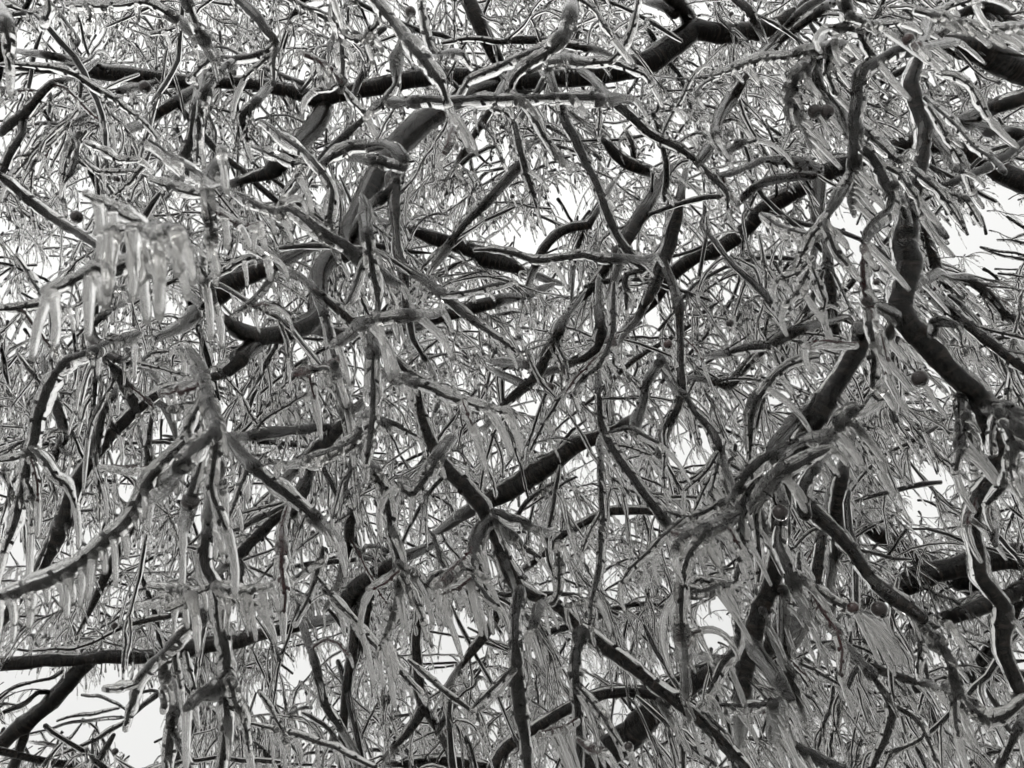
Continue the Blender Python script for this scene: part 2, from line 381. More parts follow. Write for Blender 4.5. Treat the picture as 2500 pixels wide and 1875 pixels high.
# one stem per line: patch, depth (or depth>depth), flags, then x,y,width along it
# flags: k close comb of icicles, r red shoot, n no icicles, c extra icicles, t tree further off, b bare cut end
STEMS = """
Z 4.2>3.9 - 2300,-330,60 2120,-90,46 1985,10,34 1905,61,36 1844,77,40 1763,85,44 1694,75,46 1641,114,54 1593,150,52 1532,175,48 1451,187,42 1370,195,40 1288,199,40 1207,195,38 1085,187,37 1003,195,40 942,207,40 881,220,36 775,243,32 730,228,32 610,208,28 504,203,28 447,199,30 386,189,30 325,185,33 244,179,34 171,171,28 100,168,20 0,160,14 -80,158,10
Z 3.8>1.6 - 1330,200,36 1240,212,40 1160,222,40 1110,255,46 1060,285,50 1010,320,54 970,360,56 930,420,54 885,500,50 855,570,46 854,612,42 797,641,42 777,681,40 777,734,39 773,775,37 745,803,35 692,820,35 635,828,33 590,816,31 549,787,25 513,763,20 496,750,12
Z 4.0>4.6 - 2960,640,70 2700,520,56 2500,447,44 2462,431,45 2426,407,44 2373,378,40 2310,360,38 2231,350,36 2170,366,36 2100,392,34 2048,407,38 1999,431,45 1946,468,40 1905,492,40 1864,517,36 1820,565,36 1763,602,33 1702,626,33 1649,667,33 1620,700,30 1590,740,24 1550,780,16
C 4.1>3.8 - 230,180,90 180,80,80 110,0,80 20,-90,70 -120,-220,60
C 4.2 - 0,20,40 60,35,60 120,90,70
A 3.2 - 1960,660,100 1880,780,100 1800,860,90 1720,940,80 1620,1040,80 1540,1060,55 1450,1090,40
A 3.6 - 1400,440,50 1240,500,60 1150,560,60 1050,620,60 940,690,50
A 1.6 c 0,385,11.2 130,388,14.4 300,408,20.8 440,450,28.8 560,525,33.6 690,595,28.8 745,645,19.2 850,725,8 950,840,6.4
A 2.2 - 0,800,40 70,740,50 140,690,55 200,620,50 260,545,50 310,500,42 365,480,26
A 2.1 - 145,690,40 130,800,40 100,860,45 60,930,50 30,1010,45 -20,1080,40
A 1.5 - -60,1020,40 0,1070,45 80,1130,55 180,1210,55 300,1290,50 420,1370,50 520,1430,45 600,1480,40 700,1530,30 780,1570,14
A 1.3 c 400,30,10 560,40,14 700,35,16 850,15,18 940,40,22 1030,100,25
A 1.5 - 1390,-70,60 1440,0,60 1500,60,60 1560,130,60 1610,200,55 1650,250,40 1600,305,32 1500,340,32 1400,355,30 1330,345,24
A 1.25 c 1400,360,25 1370,378,25 1300,450,30 1240,530,35 1215,620,38 1200,720,35 1195,820,25 1190,900,18 1180,980,10
A 2 - 1180,640,50 1165,720,50 1150,830,60 1110,930,50
A 0.8 c 890,850,14 1000,930,22 1100,990,26 1200,1050,28 1240,1100,25 1255,1200,22 1265,1300,15 1265,1400,14 1230,1480,10 1210,1580,8
A 0.78>0.7 - 1240,1080,20 1300,1030,20 1330,940,20 1335,900,15
A 0.8 k 900,1090,12 1000,1120,16 1100,1150,18 1190,1165,18 1245,1150,18
A 0.85 rk 1270,1250,12 1290,1270,12 1400,1340,12 1480,1360,10 1550,1345,8
A 0.58 k 510,1170,18 640,1230,22 740,1290,24 830,1340,26 870,1400,30 860,1490,32 800,1570,36 700,1610,40 560,1640,38 460,1675,34 380,1715,26 310,1740,15
A 0.58 k 570,1410,10 680,1390,14 780,1370,16 850,1370,18
A 0.6>0.5 k 870,1400,30 950,1430,26 1010,1370,24 1060,1395,14
A 1.2 c 1400,1160,12 1460,1190,20 1560,1240,35 1680,1280,40 1740,1260,45 1830,1320,50 1900,1380,55 1990,1430,60 2060,1460,60 2110,1500,60
A 1.2>1.1 - 1720,1290,26 1690,1250,30 1700,1215,20
A 1.2 c 1560,720,12 1650,790,20 1750,860,25 1860,940,28 1930,1020,25 1980,1110,20 1995,1160,26 1985,1250,35 1980,1340,26
A 1.2 c 1510,880,10 1640,930,15 1750,980,14 1850,985,10
A 1.2 - 1860,950,12 1800,1050,10 1710,1160,8
A 2 - 2212,670,24 2190,695,30 2050,830,50 1990,890,45 1920,960,35
A 1.3 c 2430,960,36 2380,905,36 2300,870,37.44 2212,880,37.44 2100,890,39.6 1980,950,39.6 1930,990,28.8
A 2.5 - 720,580,24 640,620,30 500,700,40 380,770,40 250,870,40 170,950,40
A 3.4 - 710,550,36 780,530,40 860,525,40 960,490,26
A 2 - 1530,610,40 1500,640,50 1450,700,50 1470,780,40 1490,850,20
A 1.1 c 1990,-80,20 2000,0,20 2010,90,28 2030,170,28 2045,260,30 2055,380,28 2055,470,22 2055,540,15
A 1.1 k 2052,500,14 1960,540,12 1890,552,10
A 1.1 c 2055,530,10 2120,620,12 2200,700,10
A 1.1 c 2035,180,10 2060,200,10 2110,230,12 2180,240,12 2240,230,10
A 3 - 320,345,44 420,360,52 540,378,42 600,385,26
A 2.2 - 0,40,16 80,45,22 160,75,16
A 2.2 - 0,100,22 120,88,22 240,80,14
A 1.6 - 905,205,8 980,195,10 1060,170,12
A 0.95 c 30,160,24 55,250,30 50,340,26 60,420,18
A 0.95 c 295,0,14 290,60,18 270,130,12
A 1.1 c 1110,10,30 1140,80,26 1180,160,30 1215,220,26
A 1.4 c 1600,305,24 1650,290,30 1645,400,22 1640,500,16
A 1.9 - 480,790,16 410,860,22 390,900,14
A 1.8 - 520,790,18 465,850,26 455,950,28 420,1040,24 380,1100,10
A 1.8 - 900,900,14 850,1010,20 790,1090,16 690,1170,8
A 1.8 c 500,970,8 580,1030,12 680,1035,12 830,1030,14
A 2.4 - 300,680,18 300,590,16 295,540,12
A 1.2 c 520,860,8 600,900,10 700,950,10 830,970,10
B 0.95 c 210,-80,30 270,0,35 340,80,40 420,170,45 500,260,50 560,330,52 610,400,48 650,460,45 690,530,38 720,620,30
B 0.95 rc 718,610,28 740,720,20 745,800,16 720,870,12 680,920,8
B 1.1 - 520,600,46 620,595,45 760,615,40 900,600,38 1100,590,38 1300,590,38 1480,590,38 1610,590,36
B 1.15 c 770,610,18 800,550,18 850,480,18 950,430,20 1080,380,22 1200,330,26 1320,280,30 1400,230,35 1440,170,40
B 1.1 - 1450,100,40.32 1440,140,43.2 1410,220,43.2 1340,300,39.6 1260,350,36 1200,390,32.4 1140,440,32.4 1100,500,32.4 1090,560,25.92
B 3.2 - 800,-90,70 840,0,75 890,100,80 940,200,80 990,300,75 1035,390,62
B 1.8 - 1310,380,34 1330,430,40 1360,530,40 1400,650,50 1430,740,55 1490,850,55 1550,980,50 1600,1080,45 1650,1200,50 1690,1320,50 1730,1420,45 1790,1500,50 1850,1570,55 1900,1615,50 1800,1640,45 1780,1700,42 1790,1755,30 1785,1855,22
B 1.3 c 1200,430,20 1270,385,22 1400,365,22 1550,380,22 1690,370,22 1780,400,20 1900,440,15 1950,500,9
B 1.3 - 1690,370,15 1760,310,14 1820,200,14 1850,90,14 1870,-30,14
B 2.5 - 690,270,20 800,245,25 920,235,30 1050,250,40 1150,240,50 1280,240,50 1400,265,45 1550,290,40
B 1.1 c 590,350,16 640,340,16 720,322,18 800,330,16 850,390,9
B 1.8 - 1700,600,50 1740,640,60 1830,710,60 1900,770,55 1980,830,45 2090,880,40 2160,930,36 2230,995,34
B 1.5 c 880,1500,18 1000,1500,28 1100,1520,34 1230,1565,40 1350,1555,40 1530,1530,40 1640,1560,45 1730,1555,40
B 3 - 1650,840,40 1690,880,60 1740,940,70 1820,990,80 1890,1020,60
B 3 - 1835,970,40 1820,860,30 1790,790,20
B 1.8 - 1110,640,24 1110,700,30 1140,800,35 1165,920,40 1190,1010,45 1210,1100,35 1240,1180,25 1255,1250,12
B 1.7 c 940,610,14 1000,650,16 1080,690,22 1130,700,24
B 2.2 - 1160,990,36 1080,1090,50 1010,1160,55 930,1240,55 880,1290,50 820,1350,50 750,1440,40
B 2.5 - 990,630,40 930,740,50 880,810,45 820,910,40
B 2.2>2.0 - 420,1020,80 380,1080,90 395,1150,80 390,1210,60 400,1300,55 410,1400,45 420,1500,55 450,1600,60 465,1690,62 470,1820,52 490,1930,48 510,2030,40 570,2130,30
E 1.6 c 440,110,50 460,140,50 560,200,50 680,290,50 780,370,55 880,450,50 980,520,35 1080,590,25 1130,640,12
E 1.6 c 680,290,20 800,280,25 950,250,25 1110,212,16
B 1.3 c 470,180,35 440,250,35 410,340,35 405,430,28 410,500,21 360,570,19.6 310,640,15.4 260,670,9.8
B 1.25>1.1 nb 250,960,28.8 300,970,31.68 380,990,37.44 440,1002,41.76 465,1005,41.76
B 2.2 - 420,1080,60 400,1120,70 330,1190,70 250,1260,60 180,1370,70 140,1430,60
B 4 - 520,1390,40 640,1435,80 760,1470,75 870,1510,80 960,1560,100 1060,1580,90 1150,1615,50
B 3 - 1600,1290,40 1560,1350,60 1480,1360,60 1400,1390,60 1340,1440,60 1290,1500,60 1265,1560,50
B 3 - 1545,1370,40 1510,1460,35 1490,1550,30
B 2.5 - 1900,1270,80 1850,1350,90 1800,1430,80 1780,1490,56
B 2.5 - 2115,1210,50 2110,1240,60 2090,1330,80 2070,1400,90 2060,1480,90 2010,1600,80 1960,1725,75 1900,1835,50
E 2.1 - 2020,60,40 2040,150,50 2080,260,60 2110,360,60 2115,480,50 2120,620,44 2118,740,50 2120,850,60 2105,950,50 2065,1040,56
E 3 - 1720,70,50 1650,170,60 1580,260,60 1530,310,40
C 1.15 c 1190,960,56 1190,850,64 1190,720,70 1210,600,75 1220,500,75 1240,420,70 1300,380,65 1380,340,60 1450,300,55 1530,285,42
C 1.1 - 1310,360,36 1250,250,30 1210,180,28 1100,165,20 1030,165,14
C 1.1 - 1215,180,14 1350,155,16 1460,140,12
C 1.05 c 1190,930,30 1170,1050,22 1120,1150,24 1060,1250,22 1000,1350,20 940,1420,18 890,1510,18 850,1600,10
C 1.15>1.0 c 1200,860,60 1220,880,60 1300,940,50 1350,1030,55 1390,1120,66 1420,1190,50 1400,1270,40 1330,1320,40 1270,1390,35 1250,1480,28
C 1.0 r 1252,1470,28 1250,1560,28 1250,1640,28 1262,1760,28 1282,1870,24 1300,1960,18
C 1.05 c 1400,1000,20 1480,1060,16 1560,1180,14 1600,1300,8
C 1.05 c 1500,980,16 1600,1060,18 1750,1200,14 1870,1400,8
C 1.05 c 1430,1100,16 1480,1230,14 1530,1400,8
C 1.05 c 1530,1200,14 1620,1300,12 1760,1420,8
C 1.1 c 1620,590,14 1800,750,14 1950,900,12 2100,1030,8
C 1.1 c 1600,740,14 1740,900,12 1850,1030,8
C 1.1 c 1640,640,16 1760,820,14 1850,1000,12 1900,1150,8
C 1.1 c 1690,450,12 1800,460,12 1900,520,10 1990,700,7
F 1.4>1.15 c 1590,-1155,46 1560,-1055,66 1530,-975,76 1560,-875,80 1590,-775,78 1620,-695,78 1605,-595,78 1585,-495,80 1550,-330,90 1520,-150,106 1500,0,118 1510,40,122 1530,120,130 1520,210,130 1490,310,130 1475,400,122 1540,500,128 1640,600,120 1740,710,110 1830,810,110 1920,890,110 1980,1000,110 2020,1120,118 2050,1220,118 2060,1320,100 2030,1390,80 1980,1440,80 1930,1520,85 1900,1600,85 1900,1700,80 1920,1790,75 1945,1900,75 1960,1990,75 2030,2090,80 2090,2175,80 2090,2330,84 2095,2450,80 2130,2540,80 2170,2640,75 2210,2720,70
F 1.6>1.5 c 1470,420,60 1390,560,60 1320,510,70 1250,515,90 1230,600,100 1180,690,100 1120,800,105 1060,890,110 1000,980,110 950,1070,110 900,1150,104 860,1250,110 800,1350,110 770,1430,100 760,1520,95 750,1620,95 740,1800,95 725,1950,95 695,2070,95 640,2180,100 600,2300,100 570,2430,100 540,2540,96 530,2690,80
F 1.3 c 930,1130,48 900,1150,62.4 800,1200,60 700,1250,60 620,1300,60 550,1370,56 505,1450,36.8
F 1.3 c 620,1370,40 600,1400,45 560,1470,45 530,1550,50 510,1640,50 525,1780,38 515,1880,22
F 1.5 - 1000,920,50 960,950,60 880,1020,50 800,1090,50 740,1160,45 690,1220,40
F 1.1 c 980,660,14 880,690,20 800,720,25 720,780,28 650,860,30 600,930,32 575,1030,32 570,1130,28 565,1290,14
F 1.8 - 1560,180,50 1590,210,55 1660,290,60 1750,370,65 1860,460,65 1960,540,65 2060,620,65 2150,690,60 2260,770,60
F 2.4 - 1620,-90,40 1640,0,50 1670,100,60 1700,170,60 1740,230,55 1810,290,36
F 2.4 - 1600,230,50 1690,170,40 1750,195,40 1860,205,55 1950,250,60 2020,320,60 2080,400,60 2150,450,60 2260,470,50
F 1.15>1.0 - 1930,920,60 2010,960,68 2080,960,70 2150,985,60 2260,1020,50
F 1.1>0.95 c 2040,990,50 2060,1000,56 2120,1040,55 2180,1090,50 2260,1160,40
F 1.1 - 1830,520,12 1790,470,22 1700,460,26 1665,540,24 1640,570,24
F 1.3 c 900,1620,80 880,1520,75 900,1420,70 950,1330,56
I 1.3 c 870,30,80 900,80,85 980,150,80 1080,250,75 1180,360,70 1260,470,70 1340,560,75 1430,640,80 1530,710,80 1600,760,66
I 1.2 c 1610,780,40 1600,860,34 1590,960,24 1570,1090,12
I 1.15 c 1680,900,30 1750,1000,40 1800,1130,50 1830,1240,40 1820,1290,15
I 1.1 c 1620,730,12 1650,740,12 1760,785,12
I 1.1 c 520,120,44 480,150,45 400,210,40 300,250,35 260,300,35 210,360,35 180,450,35 160,560,32 150,700,32 160,850,30 180,1000,28 185,1150,26 190,1290,18
I 1.3 c 470,22,18 380,80,26 280,130,22 180,160,20 60,130,10
I 1.3 c 190,155,18 110,215,22 40,270,20 -30,350,18 -130,450,14 -200,550,8
I 1.1 rk 90,245,10 180,260,14 280,272,16
I 1.3 - 560,-30,20 600,100,25 620,250,25 625,400,25 620,540,18
I 1.3 - 590,10,16 650,200,18 685,340,10
I 1.2 c 515,380,22 490,540,25 480,640,30 490,760,35 500,870,35 460,960,40 410,1020,40 370,1120,30 320,1210,20
I 1.2 c 490,530,25 400,570,22 300,600,20 190,620,14
I 2 - 765,600,60 770,660,60 775,800,65 780,950,65 800,1080,65 840,1200,55 870,1300,40
I 1.0 rc 850,500,14 940,620,16 1000,720,20 1080,830,20 1120,950,18 1120,1100,10
I 1.1 c 810,480,30 850,510,20 960,580,20 1060,650,24 1160,700,24
I 1.02 - 745,160,40 740,240,45 740,320,60 780,420,70 815,510,56
I 1.3 c 690,1250,50 720,1350,70 710,1470,70 770,1490,65 870,1550,65 980,1600,65 1070,1640,60 1180,1690,60
I 1.0 c 260,1270,18 400,1290,25 550,1290,30 700,1270,35 800,1245,40
I 1.2 - 570,900,50 600,960,60 680,1060,60 750,1150,60 810,1250,46
E 1.5>1.3 c -80,270,44 -15,320,50 60,380,55 150,450,60 220,520,65 290,620,60 400,690,42 500,780,40 540,870,45 555,1000,58 610,1160,75 670,1270,85 750,1370,90 850,1470,95 930,1570,98 970,1684.7,77 1020,1774.7,82.5 1060,1894.7,88 1110,2004.7,93.5 1160,2064.7,88 1250,2114.7,77 1350,2154.7,66 1450,2234.7,66 1530,2304.7,77 1620,2374.7,82.5 1720,2444.7,82.5 1830,2534.7,77 1950,2634.7,77 2080,2724.7,82.5 2212,2824.7,82.5 2350,2964.7,77 2430,3054.7,77 2530,3164.7,68.2
E 0.95 c 250,470,30 280,455,38 370,440,35 470,430,24
E 1.0 - 235,-60,36 240,0,40 260,150,40 290,250,36 310,350,28 312,410,12
E 1.0 c 110,360,14 130,330,20 170,230,22 210,120,22 235,50,18
E 0.95 c 275,660,24 275,700,25 270,850,35 265,950,35 255,1100,40 240,1250,35 235,1310,16
E 1.3 c 40,700,24 60,780,30 95,900,40 120,1020,40 145,1140,36
E 1.0 c 240,1030,26 220,1060,30 150,1170,28 70,1220,22 0,1250,15 -110,1280,10
E 0.85 c 520,830,25 640,870,28 720,910,26 800,930,20 900,960,14 1000,990,12 1080,1010,10
E 0.85 rc 805,930,10 840,1010,10 870,1080,8
E 1.0 c 650,1290,30 580,1400,38 510,1490,38 440,1450,22
E 1.4 - 350,1060,25 430,1090,30 530,1135,26
E 3.2 - 1740,1090,50 1640,1140,70 1500,1200,90 1380,1290,95 1250,1370,100 1120,1450,105 1000,1520,100 920,1565,70
E 1.6 c 1625,880,30 1630,950,40 1640,1050,48 1680,1170,52 1750,1290,55 1830,1390,55 1900,1500,60 1980,1600,60 2015,1645,46
E 1.6 c 1670,1125,28 1760,1100,35 1830,1097,26 1900,1145,25 1985,1192,18
E 2.1 - 1990,680,40 1970,720,50 1920,800,50 1890,900,58 1860,1010,60 1838,1095,46
E 2.2 - 1390,500,50 1370,540,60 1310,650,60 1270,740,65 1210,820,60 1130,890,60 1040,970,36
E 2 - 1640,480,50 1645,540,80 1635,610,90 1590,660,90 1510,695,56
E 1.5 c 1715,220,18 1710,320,30 1710,430,35 1700,540,35 1670,640,35 1610,740,35 1530,795,26
E 3 - 970,705,44 1100,720,60 1220,715,46
E 3 - 980,740,30 1060,780,45 1130,810,50 1210,850,40
E 3.2 - 660,440,64 800,390,80 900,365,75 990,345,66
E 3 - -10,520,60 40,520,70 130,540,70 210,540,46
E 1.0 c 290,1380,30 300,1400,35 340,1480,40 380,1680,40 410,1810,40 430,1945,40 430,2035,40 400,2175,35 360,2295,25 310,2425,12
H 1.0 c 425,430,20 500,500,20 580,560,18 660,595,10
H 1.0 rc 425,475,22 350,540,18 265,588,10
H 1.0 c 435,490,15 500,600,14 550,720,12 575,780,8
H 1.35>1.1 c 1010,140,54 990,160,60 920,240,65 880,330,55 865,450,40 858,550,30
H 1.2 rc 885,320,20 780,440,18 665,555,9
H 1.1 rk 855,520,25 760,590,18 630,642,11
H 1.1 c 865,530,24 890,560,25 960,630,28 1030,690,12
H 1.6>1.3 - 990,120,50 1020,130,50 1100,170,45 1180,195,32
H 1.6 c 1000,170,40 1030,190,40 1100,260,40 1170,330,38 1280,392,22
H 1.2 c 1145,580,50 1135,640,60 1125,750,55 1120,900,50 1130,1020,60 1140,1150,75 1160,1300,75 1180,1450,65 1190,1580,60 1205,1720,52
H 1.15 c 1120,1050,22 1030,1150,25 950,1230,25 875,1305,12
H 1.2 c 1530,850,56 1520,870,60 1490,980,55 1485,1100,55 1490,1250,50 1500,1400,50 1510,1550,50 1512,1720,42
H 1.1 rc 1495,1370,14 1400,1420,14 1285,1452,8
H 1.15 c 1500,1170,16 1600,1290,18 1680,1400,18 1760,1530,10
H 1.1 rc 1510,1490,14 1580,1550,12 1665,1560,8
H 0.95 n 1345,670,30 1370,640,20 1390,520,20 1387,400,16 1385,335,10
H 1.0 c 1350,650,22.1 1330,640,27.3 1260,690,24.7 1230,780,18.2 1208,860,7.8
H 3 - 2700,890,130 2500,1020,110 2380,1060,110 2212,1130,120 2150,1170,130 2030,1260,140 1930,1350,150 1830,1450,150 1720,1540,150 1620,1620,150 1500,1710,140
I 4.5 t 2420,400,160 2212,400,150 2080,410,140 1950,420,140 1840,455,130 1700,485,126 1560,535,130 1430,595,100 1330,650,60
I 5 t 2150,690,90 1950,600,110 1560,390,100 1480,335,120 1350,260,100 1240,195,70 1100,130,40
I 4.3 t 2260,560,90 2150,620,80 2000,680,80 1900,720,80 1790,755,70
I 4.6 t 2300,1130,60 2100,1100,70 1850,1130,60 1600,1180,50
I 4.8 t 2400,300,80 2200,620,80 2080,860,70 1900,1100,60
H 2.8 - 1990,1230,80 1930,1220,70 1800,1210,70 1680,1220,70 1560,1260,70 1450,1310,70 1330,1370,70 1220,1430,66 1120,1500,80 1040,1580,80 980,1690,70
H 3 - 2060,140,44 1940,120,50 1800,120,55 1680,130,60 1580,170,55 1480,220,50 1400,270,50 1320,360,45 1240,430,40
H 3 - 1010,760,56 1000,780,60 950,860,60 880,950,60 820,1030,42
H 2.8 - 540,760,40 540,800,50 530,900,55 540,1050,60 550,1200,60 570,1290,60 520,1390,60 420,1510,40
H 2.8 - 570,1290,46 650,1420,40 735,1595,33
H 2.8 - 735,1320,35 680,1400,35 660,1460,30
H 3 - 330,480,70 180,570,100 140,640,110 170,690,66
H 3 - 170,640,60 165,800,60 150,950,60 130,1100,60 110,1300,55 90,1500,50 90,1720,50
H 3 - 250,640,46 240,700,50 210,850,50 178,1010,36
H 3 - 430,1640,40 470,1640,60 600,1630,70 740,1620,70 850,1640,60 960,1660,60
H 1.8 c 480,1020,14 520,1050,20 650,1150,22 760,1240,25 870,1330,22 930,1410,12
H 1.2 c -20,580,12 100,710,16 200,830,18 290,930,20 400,1050,18 480,1130,18 560,1210,9
H 1.5 c 1640,-150,26 1640,0,30 1650,150,35 1640,300,35 1630,450,32 1600,600,28 1580,700,22 1570,810,12
H 1.5 c 1595,625,14 1530,650,14 1440,682,8
D 1.7>1.9 c 1580,570,68 1550,590,68 1500,620,81.6 1430,700,91.8 1360,760,81.6 1260,800,68 1150,830,52.7 1000,855,51 900,920,59.5 800,1000,72.25 700,1100,80.75 600,1220,85 520,1340,85 460,1440,91.8 420,1550,91.8 390,1670,91.8 365,1680,90.1 350,1750,88.4 310,1820,83.3 240,1940,76.5 170,2010,69.7 60,2190,74.8 -40,2310,66.3
D 0.86 k 1140,1110,24 1120,1150,32 1050,1230,48 980,1310,52 900,1400,56 850,1500,60 800,1590,60 720,1700,62.4 600,1815,67.2 480,1905,68 350,1985,68 200,2045,64 80,2085,60 -60,2130,57.6
D 0.86 r 600,1308,8 700,1325,10 830,1330,12 960,1318,16
D 1.1 c 560,620,46 510,640,50 420,680,45 340,760,45 290,850,50 250,950,50 220,1050,50 205,1170,48 180,1270,45 160,1370,45 130,1500,42 100,1630,36 70,1735,25 15,1840,13
D 1.1 c 200,1210,20 260,1290,22 320,1380,22 400,1440,18 455,1570,8
D 1.1 c 195,1240,22 100,1280,18 -30,1300,12
D 1.1 c 155,1390,18 190,1550,16 190,1690,12
D 1.1 r 185,1280,14 220,1420,14 236,1540,9
D 1.7 - 600,440,30 545,490,50 560,560,60 620,630,70 700,680,60 760,700,34
D 1.7 - 600,640,36 640,700,40 700,760,50 750,840,60 800,940,60 830,1000,46
D 1.3 c -60,390,20 0,385,22 120,375,28 280,350,32 400,378,18
D 1.3 - 105,60,10 180,180,14 240,280,14 295,350,12
D 3 - 1240,360,90 1310,300,110 1380,240,110 1450,200,110 1530,170,100 1610,135,76
D 2.2 - 330,940,50 340,970,60 370,1050,60 390,1150,60 350,1220,50 310,1300,44
D 1.8 - 665,900,36 620,1010,45 600,1110,50 570,1210,50 535,1330,36
D 1.8 - 625,990,30 670,1070,30 705,1130,22
D 0.8 rc 965,892,10 1070,880,14 1180,850,20 1240,850,20
D 0.8 c 1025,966,10 1120,955,12 1240,925,16
D 0.9>0.72 - 1230,860,46 1240,900,48 1280,1000,40 1300,1080,42 1240,1160,58 1160,1230,58 1095,1295,46
D 0.78 n 1225,1240,14 1190,1350,20 1160,1440,28 1145,1500,30
D 0.9 c 1280,1190,14 1300,1290,14 1320,1380,12 1342,1470,8
D 0.9 c 1195,130,10 1240,230,24 1280,330,24 1312,405,10
D 1.3 c 1940,400,34 1960,440,40 1980,540,40 2000,650,35 2025,730,28 2050,800,40 2070,920,45 2090,1050,50 2105,1150,44
D 1.0 c 2180,1090,20 2160,1120,22 2080,1200,25 1980,1240,25 1850,1280,18 1690,1302,10
D 1.0 rc 1765,782,12 1860,750,16 1950,730,20 2030,695,24
D 1.8 - 1530,1142,46 1700,1120,50 1850,1105,50 2010,1088,44
D 2.2 - 2090,1030,60 2040,1090,80 1960,1180,90 1880,1260,90 1800,1330,66
D 2.2 - 1880,1310,60 1860,1370,70 1820,1480,70 1755,1620,56
D 1.1 c 1530,1340,50 1560,1370,60 1620,1420,60 1700,1470,60 1800,1550,50 1880,1630,36
D 0.9 c 1480,0,14 1560,60,10 1600,80,8
D 1.4 c 1270,200,14 1400,120,18 1500,80,18 1560,50,14
D 1.5 c 1380,420,10 1470,370,14 1560,280,16 1640,150,14
G 0.97 c 1245,240,44 1240,280,50 1230,400,60 1240,470,60 1280,560,50 1300,650,55 1320,780,60 1340,900,60 1360,1000,55 1360,1120,45 1350,1250,40 1355,1350,40 1350,1480,40 1330,1600,32 1322,1720,26
G 0.9 k 1030,560,12 1100,600,14 1200,605,16 1285,570,18
G 0.95 k 895,570,8 1020,590,8 1120,600,8
G 0.95 - 825,671,6 1040,630,8 1150,610,8
G 0.9 c 995,722,9 1070,690,12 1150,650,12
G 0.9 k 1300,570,20 1420,600,14 1500,600,12 1610,578,8
G 0.95 k 1310,620,10 1420,650,10 1540,682,8
G 1.05 c 1170,770,40 1150,790,40 1080,860,40 1000,950,40 920,1030,36 850,1110,30 820,1160,22 800,1260,22 768,1395,12
G 1.05 - 825,1150,14 750,1175,12 645,1192,8
G 1.1 c 1000,945,22 995,1060,22 1000,1180,22 985,1290,16
G 1.1 c 1055,880,25 1045,1000,25 1070,1110,22 1082,1180,12
G 1.1 c 1115,960,18 1130,1080,16 1172,1190,11
G 0.9>0.8 c 1365,1120,56 1280,1200,58 1200,1240,42 1125,1315,22
G 1.0 c 1365,1130,20 1410,1250,22 1450,1350,22 1480,1450,20 1495,1570,13
G 1.3 - 1035,1360,44 1030,1400,50 1020,1520,50 1008,1720,45
G 1.2 c 1035,1440,20 1100,1560,18 1165,1700,13
G 4 - -120,1050,75 0,1040,75 150,1030,75 300,1010,70 450,1010,60 600,1000,70 780,1000,85 900,990,80 1100,960,95 1250,930,90 1400,910,80 1560,860,70 1750,820,60
G 4 - 560,1000,70 530,1030,80 450,1110,90 380,1190,95 300,1270,90 200,1350,90 120,1420,90 40,1490,80 -60,1560,70
G 4 - 175,1380,40 140,1480,50 110,1580,50 70,1700,50
G 3.5 - 0,1230,10 120,1170,14 300,1125,16 370,1070,12
G 3.5 - 190,1460,7 350,1410,9 480,1385,11 620,1360,10 740,1350,10
G 3.5 - 340,1370,6 460,1350,8 600,1330,8 720,1300,8
G 3.5 - 380,1510,6 430,1470,8 485,1400,8
G 3.3 - 330,1590,8 450,1540,14 560,1490,18 660,1430,20 760,1375,20 860,1280,24 980,1190,28
G 3.4 - 565,1485,10 555,1550,9 540,1620,7
G 3.6 - 180,1500,8 280,1510,14 400,1540,14 450,1535,10
G 3.6 - 490,1220,6 600,1230,8 700,1270,10 750,1315,8
G 2.8 - 200,960,10 330,945,14 430,950,16 560,910,18 650,860,20 780,800,30 900,770,35 1060,745,28
G 2.8 - 745,800,10 760,900,14 745,1000,14 738,1090,7
G 3.6 - 0,1330,14 120,1290,18 230,1210,26 330,1210,16
G 2 - 1740,90,70 1620,200,75 1530,290,75 1430,390,70 1370,440,46
G 2 - 1700,100,30 1560,160,36 1440,220,30 1340,240,16
G 1.9 - 1440,420,36 1445,550,22
G 1.2 r 1690,340,26 1690,450,28 1700,560,25 1710,640,20 1698,730,11
G 1.2 c 1945,330,18 1940,400,25 1880,560,25 1830,680,20 1775,775,11
G 1.2 c 1940,395,16 1850,470,16 1750,535,9
G 1.2 c 1905,510,16 1980,620,14 2060,700,14 2140,790,12
G 2.2 - 2120,120,50 2110,200,60 2090,330,60 2065,430,46
G 2 - 1885,1020,36 1910,1130,50 1940,1250,50 1990,1350,50 2035,1415,38
G 1.6 c 1510,1388,14 1620,1410,18 1700,1440,20 1850,1480,22 2000,1530,22 2120,1600,20 2260,1665,16
G 1.6 - 1705,1445,14 1640,1340,14 1555,1215,11
C 2.5 - 1850,90,40 1880,60,56 1980,55,86 2080,100,80 2140,160,56
C 3 - 1600,220,50 1720,240,80 1850,290,120 2000,340,130 2120,400,140 2212,440,140 2500,560,150
C 2.2 - 1810,735,50 1870,720,70 1950,690,80 2050,650,90 2150,610,85 2320,540,80
C 2 - 1730,1115,36 1850,1070,45 1980,1010,50 2080,950,50 2212,850,50 2300,780,46
C 2.6 - 1830,740,44 1900,760,60 2000,790,80 2100,800,90 2320,850,84
C 1.1 k 1560,70,20 1700,100,22 1830,140,20 1950,180,18 2060,175,18 2260,155,14
C 1.1 c 1660,95,18 1780,40,20 1900,5,18 2000,-20,12
C 1.05 - 1130,-60,56 1140,20,60 1160,80,50 1150,130,25 1090,195,16
C 1.05 c 1160,95,20 1250,130,18 1310,155,12
C 1.1 k 350,457,10 500,400,20 640,365,26 780,345,30 880,320,40 1000,300,50 1060,280,60 1125,258,54
C 1.2 - 1070,275,50 1010,350,70 985,395,56
C 1.3 c 930,380,44 950,400,50 970,480,60 1000,560,60 1060,600,60 1110,650,70 1140,740,70 1165,820,46
